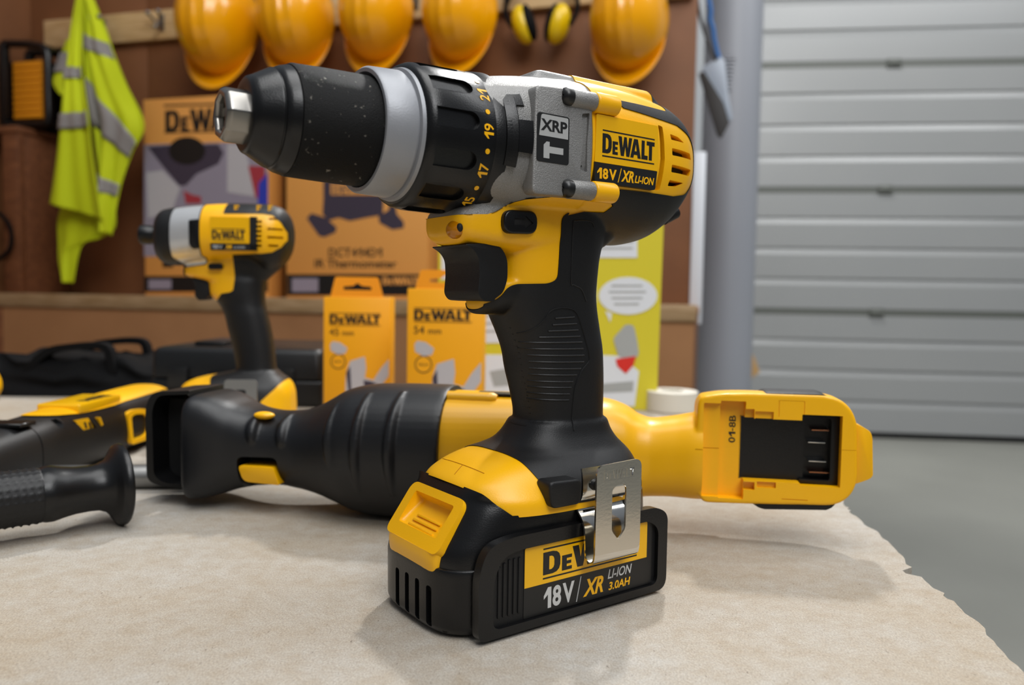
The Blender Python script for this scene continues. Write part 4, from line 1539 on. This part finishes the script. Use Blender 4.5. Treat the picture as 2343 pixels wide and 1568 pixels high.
def leaflet():
    q = ground(1300, 936)
    A = Frame((q[0], q[1], 0), -2)
    t = thing('poster_board', 'yellow printed board with white panels standing on the table edge behind the drill handle', 'poster', A)
    p = A.pl([(1003, 500), (1519, 500), (1502, 936), (1003, 936)])
    pts = [(p[3][0], .5), (p[2][0], .5), (p[1][0], p[1][1]), (p[0][0], p[0][1])]
    part('board', [(prism(pts, 0, 5), POSTY)], t)
    w = -.3
    bar = lambda x0, x1, y: patch(A, [(x0, y), (x1, y), (x1, y + 4), (x0, y + 4)], w - .3, POSTG)
    panels = [([(1010, 575), (1068, 572), (1066, 640), (1010, 640)], []), ([(1105, 705), (1168, 705), (1168, 785), (1105, 785)], [bar(1112, 1160, y) for y in (720, 738, 756)]),
              ([(1105, 812), (1200, 812), (1200, 905), (1105, 905)], [patch(A, [(1120, 850), (1190, 838), (1190, 880), (1130, 885)], w - .3, POSTG)]),
              ([(1360, 508), (1458, 508), (1458, 590), (1360, 590)], [bar(1370, 1448, y) for y in (535, 552, 566)]), ([(1345, 606), (1363, 606), (1363, 695), (1345, 695)], []), ([(1350, 715), (1362, 715), (1362, 785), (1350, 785)], []),
              ([(1350, 812), (1420, 815), (1462, 850), (1452, 930), (1350, 930)], [patch(A, [(1360, 880), (1450, 872), (1448, 896), (1360, 900)], w - .3, POSTG)])]
    for q_, extra in panels:
        part('text_panel', [patch(A, q_, w, POSTW)] + extra, t, 'white printed panel')
    part('oval_panel', [(prism(rnd(A.pl(oval(1437, 677, 67, 43) , w), 0), w - .4, w + .2), POSTW)] + [bar(1393 + 6 * abs(k - 1), 1478 - 8 * abs(k - 1), y) for k, y in enumerate((652, 666, 680, 694))] + [patch(A, [(1385, 712), (1400, 717), (1396, 738)], w, POSTW)], t, 'white oval with lines of print')
    part('picture', [patch(A, [(1403, 775), (1432, 742), (1450, 745), (1458, 780), (1462, 812), (1440, 832), (1415, 815)], w - .3, POSTG, 4), patch(A, [(1408, 822), (1455, 815), (1450, 835), (1432, 856), (1412, 838)], w - .5, POSTR, 1.5)], t, 'small grey and red printed picture')
    part('stand', [(bevel(prism([(-5, .5), (5, .5), (3, 80), (-3, 80)], 5, 60), .5), POSTY)], t)


leaflet()


def tape_roll():
    q = ground(1548, 948)
    r = part('tape_roll', [(xf(rev([(0, 14), (0, 30), (1, 31.5), (24, 31.5), (25, 30), (25, 14)], 0, 0, 64), lambda x, y, z: (y, z, x)), PAPER)], None)
    r.location = (q[0], q[1] + .03, 0)
    tag(r, 'off white roll lying flat on the table edge left of the battery socket', 'roll')


tape_roll()


def bag_and_case():
    q = ground(545, 930)
    K = Frame((q[0], q[1], 0), -2)
    t = thing('tool_case', 'closed black plastic tool case lying behind the impact driver', 'case', K)
    a, b = K.px(343, 850)[0], K.px(737, 850)[0]
    zt = K.px(540, 797)[1]
    part('lower_shell', [(box(a, b, 0, 200, 0, zt * .46, 4, 3), CASEB)], t)
    lid = loft([[(x, y, z) for x, y in rect(a + i, 0 + i, b - i, 200 - i, 9, 4)] for z, i in ((zt * .48, 0), (zt - 7, 1), (zt - 2, 4), (zt, 9))])
    part('lid', [(lid, CASEB), (box(a + 40, b - 130, 30, 110, zt - 1, zt + 6, 3, 2), CASEB)], t)
    hd = spline([(a + 70, -3, zt * .5), (a + 76, -16, zt * .5), (a + 95, -20, zt * .5), (a + 120, -20, zt * .5), (a + 140, -16, zt * .5), (a + 146, -3, zt * .5)], 5)
    part('handle', [(tube(hd, 5, 10), CASEB)], t)
    for x in (a + 35, b - 45):
        part('latch', [(box(x - 12, x + 12, -4, 2, zt * .3, zt * .66, 1.5), CASEB)], t)
    # soft bag
    q = ground(150, 909)
    B = Frame((q[0], q[1], 0), 4)
    t = thing('tool_bag', 'slack black fabric bag with raised handles at the left edge of the board', 'bag', B)
    a, b = B.px(0, 880)[0] - 60, B.px(336, 880)[0]
    zt = B.px(200, 832)[1]
    rng = random.Random(5)
    rings = []
    n = 72
    for k in range(13):
        f = k / 12
        z = zt * f
        sq = 1 - .04 * math.sin(f * math.pi) - .35 * max(0, f - .72) ** 1.2
        ring = ring_z(z, a, b, 95, 3.6, n)
        cx = (a + b) / 2
        out = []
        for i, (x, y, zz) in enumerate(ring):
            wob = 4 * math.sin(i * .7 + k * .5) + 3 * math.sin(i * .31 + k * 1.1)
            zz2 = zz + (6 * math.sin(x * .045) + 4 * math.sin(x * .11 + 1)) * f
            out.append((cx + (x - cx) * sq, 96 + y * (1 - .25 * f) * sq + wob * min(1, f * 4), zz2))
        rings.append(out)
    part('body', [(loft(rings), CLOTHB)], t, sharp=70)
    for dy in (30, 150):
        P = [B.px(x, y) for x, y in ((30, 868), (52, 836), (90, 806), (140, 797), (190, 794), (222, 800), (232, 826), (240, 862))]
        path = spline([(u, dy, z) for u, z in P], 5)
        V = []
        loops = []
        for i, p in enumerate(path):
            tng = np.array(path[min(i + 1, len(path) - 1)]) - np.array(path[max(i - 1, 0)])
            tng = tng / np.linalg.norm(tng)
            nz = np.array([-tng[2], 0, tng[0]]) * 4.5
            p = np.array(p)
            loops.append([tuple(p + nz + (0, -8, 0)), tuple(p + nz + (0, 8, 0)), tuple(p - nz + (0, 8, 0)), tuple(p - nz + (0, -8, 0))])
        part('handle', [(loft(loops), CLOTHB)], t)
    e = Frame((ground(-56, 912)[0], ground(-56, 912)[1] - .03, 0), 0)
    zz = (e.px(0, 850)[1], e.px(0, 915)[1])
    o = part('yellow_tool_end', [(box(-40, 34, -24, 24, 0, 2, .5), BLK), (bevel(prism(rnd([(-40, 1), (30, 1), (38, 12), (38, 24), (30, zz[0] + 2), (-40, zz[0] + 2)], [2, 6, 6, 6, 8, 2], 5), -24, 24), 4, 3), YEL)], None)
    o.location = tuple(e.o)
    tag(o, 'rounded yellow tool end just showing at the left edge of the picture', 'tool')


bag_and_case()


# ------------------------------------------------------------------ on the shed wall
def rail():
    o = thing('coat_rail', 'pale wooden rail screwed along the brown wall above the boxes', 'rail', WALL)
    a, b = WALL.px(100, 80, -20), WALL.px(1586, 0, -20)
    zb, zt = WALL.px(300, 95, -20)[1], WALL.px(300, 28, -20)[1]
    part('rail_board', [(box(a[0], b[0], -20, -1, zb, zt, 2), PINE)], o)
    for x in (237, 370, 560, 950, 1160, 1320, 1565):
        u = WALL.px(x, 40, -20)[0]
        zc = (zb + zt) / 2 + 4
        hk = [(box(u - 9, u + 9, -23, -19, zc - 24, zc + 22, 1.5), STEELD)]
        for dx, dz, L in ((-17, 16, 32), (17, 18, 32), (2, -20, 26)):
            hk.append((tube(spline([(u, -22, zc), (u + dx * .6, -32, zc + dz * .3 - 5), (u + dx, -22 - L, zc + dz)], 5), 3.2, 10), STEELD))
            hk.append((ball((u + dx, -22 - L, zc + dz), 6.5, 1, 1, 1, 16, 10), STEELD))
        part('hook', hk, o, 'bright metal triple hook')
    return zb, zt


RZ = rail()


def helmet(cx, cy, width, label, tilt, proto=[None]):
    """hard hat hung on the rail by its harness: crown towards the room, peak down"""
    w0 = -78
    u, z = WALL.px(cx, cy, -135)
    k = (WALL.px(cx + width / 2, cy, -115)[0] - WALL.px(cx - width / 2, cy, -115)[0]) / 242.0
    if proto[0] is None:
        r = thing('hard_hat', label, 'helmet', None, 'hard hats hanging on the rail')
        n, m = 72, 26
        V, F = [], []
        for j in range(m + 1):
            tt = j / m * math.pi / 2
            f, g = math.cos(tt) ** .82, math.sin(tt)
            for i in range(n):
                a = 2 * math.pi * i / n
                x, zz = 103 * f * math.cos(a), 132 * f * math.sin(a)
                y = -148 * g
                rib = 0
                for xc, wd, h in ((0, 9, 4.0), (34, 7, 3.0), (-34, 7, 3.0)):
                    rib += h * math.exp(-((x - xc) / wd) ** 4)
                fade = min(1, max(0, (g - .25) / .3))
                y -= rib * fade
                if j == 0:
                    x, zz = x * 1.05, zz * 1.045
                    y += 4
                V.append((x, y, zz))
        for j in range(m):
            for i in range(n):
                F.append((j * n + i, j * n + (i + 1) % n, (j + 1) * n + (i + 1) % n, (j + 1) * n + i))
        F.append(tuple(m * n + i for i in range(n)))
        sh = part('shell', [((V, F), HELM)], r, sharp=60)
        so = sh.modifiers.new('thickness', 'SOLIDIFY')
        so.thickness = .0025
        # peak: a curved blade along the lower rim
        V, F = [], []
        q = 34
        for j in range(7):
            f = j / 6
            for i in range(q + 1):
                a = math.radians(202 + 136 * i / q)
                s = math.sin(math.pi * i / q)
                ex = 6 + 40 * s ** .7 * f
                V.append(((103 * 1.03 + ex * .35) * math.cos(a), -2 - 24 * f * s - 5 * math.sin(f * math.pi) * s, (132 * 1.03 + ex * .95 * (f > 0)) * math.sin(a) if f else 132 * .985 * math.sin(a)))
        for j in range(6):
            for i in range(q):
                F.append((j * (q + 1) + i, j * (q + 1) + i + 1, (j + 1) * (q + 1) + i + 1, (j + 1) * (q + 1) + i))
        pk = part('peak', [((V, F), HELM)], r, sharp=60)
        so = pk.modifiers.new('thickness', 'SOLIDIFY')
        so.thickness = .0028
        st = part('harness_strap', [(tube(spline([(-70, 2, 60), (-30, 30, 96), (0, 48, 108), (30, 30, 96), (70, 2, 60)], 6), 5, 8), BLK)], r)
        proto[0] = r
    else:
        r = proto[0].copy()
        COL.objects.link(r)
        for c in list(proto[0].children):
            d = c.copy()
            COL.objects.link(d)
            d.parent = r
        r['label'] = label
    P = WALL.at(u, w0, z)
    r.location = tuple(P)
    r.scale = (k, k, k)
    r.rotation_euler = (math.radians(tilt[0]), math.radians(tilt[1]), WALL.ang + math.radians(tilt[2]))


helmet(475, 47, 178, 'yellow hard hat hanging nearest the vest, first from the left', (-6, 2, 6))
helmet(654, 34, 176, 'yellow hard hat on the rail, second from the vest', (-8, -2, 8))
helmet(843, 20, 176, 'yellow hard hat on the rail, third from the vest, above the drill chuck', (-3, 5, 0))
helmet(1040, 20, 184, 'yellow hard hat hanging just left of the yellow ear defenders', (-5, 3, -6))
helmet(1432, 32, 208, 'yellow hard hat hanging right of the ear defenders, last before the wall edge', (-4, 0, -4))


def earmuffs():
    t = thing('ear_defenders', 'yellow ear defenders hanging by the headband between two hard hats', 'ear defenders', WALL)
    w = -60
    ends = []
    for cx, cy, sgn in ((1203, 55, -1), (1272, 54, 1)):
        u, z = WALL.px(cx, cy, w)
        tilt = math.radians(16 * sgn)

        def place(x, y, zz, u=u, z=z, tilt=tilt):
            c, s = math.cos(tilt), math.sin(tilt)
            return (u + x * c + zz * s, w + y, z - x * s + zz * c)
        cup = ball((sgn * 6, 0, 0), 1, 26, 34, 46, 28, 18)
        cup = ([(p[0] if p[0] * sgn > -4 else -4 * sgn + (p[0] + 4 * sgn) * .15, p[1], p[2]) for p in cup[0]], cup[1])
        c = part('ear_cup', [(xf(cup, place), MUFF)], t, 'yellow cup')
        cush = ball((-sgn * 10, 0, 0), 1, 13, 32, 43, 28, 18)
        part('cushion', [(xf(cush, place), CLOTHB)], c, 'black cushion')
        e = place(sgn * 33, 0, 4)
        ends.append((e, place(sgn * 40, 0, 40)))
    (a0, a1), (b0, b1) = ends
    mid = (a0[0] + b0[0]) / 2
    zt = max(a1[2], b1[2])
    path = spline([a0, a1, (a1[0] + 8, w + 4, zt + 40), (mid - 40, w + 14, zt + 88), (mid, w + 18, zt + 98), (mid + 40, w + 14, zt + 88), (b1[0] - 8, w + 4, zt + 40), b1, b0], 6)
    part('headband', [(tube(path, 5.5, 10), CLOTHB)], t, 'black headband')


earmuffs()


def vest():
    t = thing('safety_vest', 'fluorescent yellow safety vest with grey bands hanging on the rail', 'vest', WALL)
    W0 = -62

    def panel(L, R, base, amp, ph, name, n=48, m=40, lab=None):
        lp = spline(L, 10)
        rp = spline(R, 10)

        def samp(P, f):
            x = f * (len(P) - 1)
            i = min(int(x), len(P) - 2)
            return np.array(P[i]) * (1 - (x - i)) + np.array(P[i + 1]) * (x - i)

        def pos(f, v, lift=0.0):
            p = samp(lp, f) * (1 - v) + samp(rp, f) * v
            fold = amp * (.35 + .65 * f) * math.sin(v * 7.5 + ph + f * 1.6) + amp * .45 * math.sin(v * 15 + ph * 2 - f * 2)
            g = min(1, max(0, (p[1] - 40) / 230))
            wb = W0 + base - 128 * g * g * (3 - 2 * g)
            w = wb + fold - lift
            u, z = WALL.px(p[0], p[1], wb)
            return (u, w, z)
        V = [pos(i / n, j / m) for i in range(n + 1) for j in range(m + 1)]
        F = [(i * (m + 1) + j, i * (m + 1) + j + 1, (i + 1) * (m + 1) + j + 1, (i + 1) * (m + 1) + j) for i in range(n) for j in range(m)]
        o = part(name, [((V, F), VEST)], t, lab, sharp=80)
        s = o.modifiers.new('thickness', 'SOLIDIFY')
        s.thickness = .003
        return o, pos

    def band(parent, pos, corners, k=16, h=6):
        """corners in panel coordinates (f, v): start-top, start-bottom, end-top, end-bottom"""
        (a, b, c, d) = [np.array(q) for q in corners]
        V = []
        for i in range(h + 1):
            for j in range(k + 1):
                g = (a * (1 - i / h) + b * i / h) * (1 - j / k) + (c * (1 - i / h) + d * i / h) * j / k
                V.append(pos(g[0], g[1], 6.5))
        F = [(i * (k + 1) + j, i * (k + 1) + j + 1, (i + 1) * (k + 1) + j + 1, (i + 1) * (k + 1) + j) for i in range(h) for j in range(k)]
        o = part('reflective_band', [((V, F), REFL)], parent, None, sharp=80)
        s = o.modifiers.new('thickness', 'SOLIDIFY')
        s.thickness = .0012
    # back layer hanging lowest
    c, pos = panel([(150, 440), (128, 500), (128, 560), (130, 600), (140, 646)], [(262, 470), (262, 520), (232, 542), (186, 560), (166, 648)], 26, 6, 1.0, 'back_panel')
    # right flap
    b, pos = panel([(186, -18), (186, 60), (188, 130), (196, 200), (208, 280), (216, 350), (224, 420), (232, 480), (236, 530)],
                   [(204, -18), (236, 60), (252, 112), (282, 190), (322, 282), (296, 345), (274, 408), (262, 465), (252, 540)], 6, 15, .3, 'right_panel')
    f = lambda y: (y + 18) / 550
    band(b, pos, [(f(62), .0), (f(98), .0), (f(104), 1), (f(142), 1)])
    band(b, pos, [(f(165), .0), (f(262), .0), (f(306), 1), (f(345), 1)])
    band(b, pos, [(f(372), .0), (f(412), .0), (f(412), 1), (f(446), 1)])
    l, pos = panel([(150, 90), (130, 150), (119, 187), (134, 215)], [(176, 90), (170, 150), (160, 190), (150, 218)], 14, 3, .5, 'shoulder_panel', 16, 10)
    band(l, pos, [(.18, 0), (.45, 0), (.18, 1), (.45, 1)])
    a, pos = panel([(176, -18), (160, 70), (152, 140), (144, 200), (136, 280), (129, 350), (120, 420), (113, 466)], [(193, -18), (190, 70), (190, 140), (195, 190), (206, 265), (214, 340), (226, 420), (241, 506)], -12, 7, 2.0, 'front_panel', lab='front strip of the vest')
    f = lambda y: (y + 18) / 500
    band(a, pos, [(f(140), 0), (f(174), 0), (f(146), 1), (f(180), 1)])
    band(a, pos, [(f(252), 0), (f(286), 0), (f(258), 1), (f(292), 1)])


vest()


def wall_boxes():
    WB = -120
    # box with the grey photograph
    t = thing('display_box', 'orange and grey printed box standing on the bench behind the impact driver', 'box', WALL)
    z0 = 122.3
    a, b = WALL.px(330, 450, WB)[0], WALL.px(614, 450, WB)[0]
    zt = WALL.px(470, 220, WB)[1]
    part('carton', [(box(a, b, WB, WB + 70, z0, zt, 1.5), CARD)], t)
    w = WB - .2
    art = [patch(WALL, [(330, 331), (613, 323), (613, 587), (330, 587)], w, PHOTO),
           patch(WALL, [(330, 632), (613, 632), (613, 668), (330, 668)], w, INK),
           (fit(brand(1, 4.2, .5, False), WALL, 378, 248, 575, 298, w), INK), patch(WALL, [(375, 240), (578, 234), (578, 238), (375, 244)], w - .1, INK),
           patch(WALL, [(376, 302), (578, 298), (578, 301), (376, 305)], w - .1, INK),
           patch(WALL, [(338, 336), (390, 332), (500, 330), (512, 350), (500, 375), (450, 398), (425, 425), (410, 425), (372, 380)], w - .4, PHOTOD),
           patch(WALL, oval(428, 345, 42, 32), w - .8, INK), patch(WALL, [(335, 395), (372, 390), (412, 430), (395, 480), (340, 500)], w - .4, PHOTOL), patch(WALL, [(520, 330), (560, 330), (585, 450), (520, 440)], w - .4, PHOTOL),
           patch(WALL, [(568, 380), (606, 380), (606, 470), (584, 450)], w - .6, PRED), patch(WALL, [(592, 420), (613, 395), (613, 490), (590, 470)], w - .8, PBLUE), patch(WALL, [(420, 436), (440, 446), (460, 450), (460, 466), (425, 466)], w - .6, PRED),
           (fit(text2d('DCD785', 1, .02, 0, None, .5), WALL, 372, 596, 470, 612, w), INK) if False else patch(WALL, [(372, 598), (396, 598), (396, 612), (372, 612)], w - .1, INK),
           patch(WALL, [(340, 640), (392, 640), (392, 662), (340, 662)], w - .6, PHOTO)]
    part('print', art, t, 'printed front with the maker lettering and a grey photograph')
    # box with the tool picture
    t = thing('display_box', 'orange card box lettered IR Thermometer standing on the bench under the drill chuck', 'box', WALL)
    a, b = WALL.px(655, 450, WB)[0], WALL.px(980, 450, WB)[0]
    zt = WALL.px(820, 215, WB)[1]
    part('carton', [(box(a, b, WB, WB + 80, z0, zt, 1.5), CARD)], t)
    art = [patch(WALL, [(657, 628), (979, 628), (979, 676), (657, 676)], w, INK), patch(WALL, [(668, 637), (728, 637), (728, 668), (668, 668)], w - .5, PHOTO), (fit(brand(1, 4.2, .5, False), WALL, 875, 634, 958, 652, w - .3), CARD),
           patch(WALL, [(740, 395), (740, 458), (738, 490), (752, 505), (775, 498), (800, 506), (840, 498), (876, 492), (878, 450), (872, 395)], w, PHOTOD, 3),
           patch(WALL, [(757, 420), (870, 420), (870, 446), (757, 446)], w - .5, CARD), (fit(text2d('DEWALT', 1, .02, 0, None, .5), WALL, 762, 424, 866, 442, w - .5), PHOTOD),
           patch(WALL, [(702, 500), (712, 488), (745, 498), (770, 520), (768, 532), (742, 543), (730, 540)], w, PHOTOD, 2), patch(WALL, [(866, 495), (890, 480), (892, 450), (902, 450), (908, 490), (924, 508), (924, 522), (898, 526), (868, 510)], w, PHOTOD, 2),
           (fit(text2d('DCT414D1', 1, .015, 0, None, .5), WALL, 752, 568, 874, 588, w), INK), (fit(text2d('IR Thermometer', 1, .015, 0, None, .5), WALL, 720, 594, 908, 613, w), INK)]
    part('print', art, t, 'printed front lettered IR Thermometer')


wall_boxes()


def cupboard_and_radio():
    sx0 = WALL.px(165, 500, 0)[0] - 6
    t = thing('wooden_cupboard', 'dark stained open wooden cupboard against the left end of the shed wall', 'cupboard', WALL)
    zt = WALL.px(40, 292, -150)[1]
    L = WALL.px(75, 300)[0] + 4
    part('side_panel', [(box(sx0 - 18, sx0, -150, -2, 123, zt - 18, 1), POST)], t)
    part('stile', [(box(sx0 - 52, sx0 + .5, -172, -150.5, 128, zt - 18, 1.5), POST)], t, 'front upright')
    part('top_board', [(box(L, sx0 + 4, -176, -2, zt - 18, zt, 1.5), POST)], t)
    part('back_panel', [(box(L, sx0 - 19, -14, -2, 123, zt - 19), POST)], t)
    # caged work radio
    R = Frame(WALL.at(WALL.px(50, 290, -60)[0], -60, zt), -15)
    t = thing('work_radio', 'black caged site radio with orange slatted front on top of the cupboard', 'radio', R)
    return t, R, zt


def radio():
    t, R, zt = cupboard_and_radio()
    p = lambda x, y: R.px(x, y, -60)
    a, b = p(-60, 200)[0], p(95, 200)[0]
    z0, z1 = 26, p(50, 135)[1]
    front = bevel(box(a, b, -50, 10, z0, z1), 8, 3)
    part('body', [(front, BLK)], t)
    sl = []
    n = 9
    f0, f1 = p(28, 200)[0], p(92, 200)[0]
    for k in range(n):
        za = z0 + 6 + (z1 - z0 - 12) * k / n
        sl.append((box(f0, f1, -58, -48, za, za + (z1 - z0 - 12) / n - 2.2, 1.6), ORA))
    sl.append((box(f0, f1, -53, -48, z0 + 5, z1 - 5), ORA))
    part('slatted_grille', sl, t, 'orange slatted grille')
    cage = []
    xl, xr = p(16, 200)[0], p(115, 200)[0]
    ztop = p(60, 108)[1]
    for y in (-66, 14):
        path = spline([(xl, y, 13), ((xl + xr) / 2, y, 13), (xr - 14, y, 13), (xr, y, 28), (xr, y, ztop * .45), (xr - 2, y, ztop - 30), (xr - 14, y, ztop - 8), (xr - 40, y, ztop), ((xl + xr) / 2, y, ztop + 6), (xl, y, ztop + 12)], 6)
        cage.append((tube(path, 10.5, 14), BLK))
    for x, z in ((xr, ztop * .5), (xr - 8, 16), (xr - 16, ztop - 6)):
        cage.append((tube([(x, -66, z), (x, 14, z)], 9, 12), BLK))
    part('roll_cage', cage, t, 'black tubular roll cage')
    part('cage_post', [(bevel(box(xl - 11, xl + 11, -78, -56, 3, ztop + 12), 5, 2), BLK)], t)
    part('cage_post', [(bevel(box(xl - 11, xl + 11, 4, 26, 3, ztop + 12), 5, 2), BLK)], t)


radio()


def cable():
    P = [WALL.px(x, y, -182) for x, y in ((-30, 478), (2, 490), (24, 515), (30, 548), (22, 575), (2, 592), (-25, 604), (-60, 602), (-62, 540), (-45, 490))]
    c = part('cable_loop', [(tube(spline([(u, 0, z) for u, z in P], 8, True), 5.5, 10, True), CLOTHB)], None)
    c.location = tuple(WALL.at(0, -186, 0))
    c.rotation_euler = (0, 0, WALL.ang)
    tag(c, 'black cable loop hanging in front of the dark cupboard opening', 'cable')


cable()


# ------------------------------------------------------------------ between the shed and the door
def right_bits():
    w = 4
    a, b = WALL.px(1578, 500, w), WALL.px(1604, 500, w)
    zt, zb = WALL.px(1590, 350, w)[1], WALL.px(1590, 742, w)[1]
    s1 = WALL.px(1589, 300)[0]
    o = part('cable_trunking', [(box(s1 + .5, s1 + (b[0] - a[0]) + 2, -8, 22, zb, zt, 2), WHITEP)], None)
    o.location = tuple(WALL.o)
    o.rotation_euler = (0, 0, WALL.ang)
    tag(o, 'white plastic trunking fixed to the end of the shed wall', 'trunking')
    # scoop and straps hanging in front of the column
    Y = 2.2
    H = Frame(((1640 - 1171.5) / FPX * Y, Y, 0), -15)
    t = thing('hanging_scoop', 'dark grey scoop on blue straps hanging in front of the grey column', 'scoop', H)

    def slab(pts, w, th, m, r=1.0):
        return (bevel(prism(rnd(H.pl(pts, w), r, 3), w, w + th), min(1.0, th / 3)), m)
    part('pan', [slab([(1598, 168), (1611, 162), (1656, 236), (1669, 280), (1650, 316), (1640, 308)], -30, 14, DARKS, 3)], t)
    part('pan_back', [slab([(1604, 156), (1648, 128), (1658, 138), (1666, 215), (1676, 272), (1668, 278), (1656, 238), (1612, 166)], -14, 10, SHEET, 3)], t, 'pale grey folded sheet')
    bl = []
    for k in range(9):
        y0 = 128 + k * 9
        bl.append(slab([(1655 + k * .6, y0), (1684 - k * 1.4, y0), (1683 - k * 1.4, y0 + 6), (1656 + k * .6, y0 + 6)], 2, 16, COLG, .5))
    bl.append(slab([(1657, 127), (1682, 127), (1672, 208), (1662, 208)], 8, 12, DARKS, 1))
    part('bristle_block', bl, t, 'ridged grey block')
    p = [H.px(x, y, -8) for x, y in ((1612, -60), (1622, 0), (1626, 25), (1625, 45), (1631, 66), (1634, 90), (1640, 118), (1646, 135))]
    part('strap', [(tube(spline([(u, -8, z) for u, z in p], 5), 7, 10), BLUE)], t, 'blue strap')
    p = [H.px(x, y, -16) for x, y in ((1592, -20), (1602, 38), (1614, 78), (1630, 124), (1640, 136))]
    part('strap', [(tube(spline([(u, -16, z) for u, z in p], 5), 5, 10), DARKS)], t, 'thin dark strap')
    # pale wooden chock fixed on the column
    q = Frame(((1712 - 1171.5) / FPX * 2.78, 2.78, 0), -6)
    c = part('wooden_chock', [(bevel(prism(rnd(q.pl([(1692, 826), (1722, 811), (1737, 851), (1692, 884)]), 3, 3), -14, 14), 2), CARDB)], None)
    c.location = tuple(q.o)
    c.rotation_euler = (0, 0, q.ang)
    tag(c, 'small tan wooden wedge fixed to the side of the grey column', 'wedge')


right_bits()
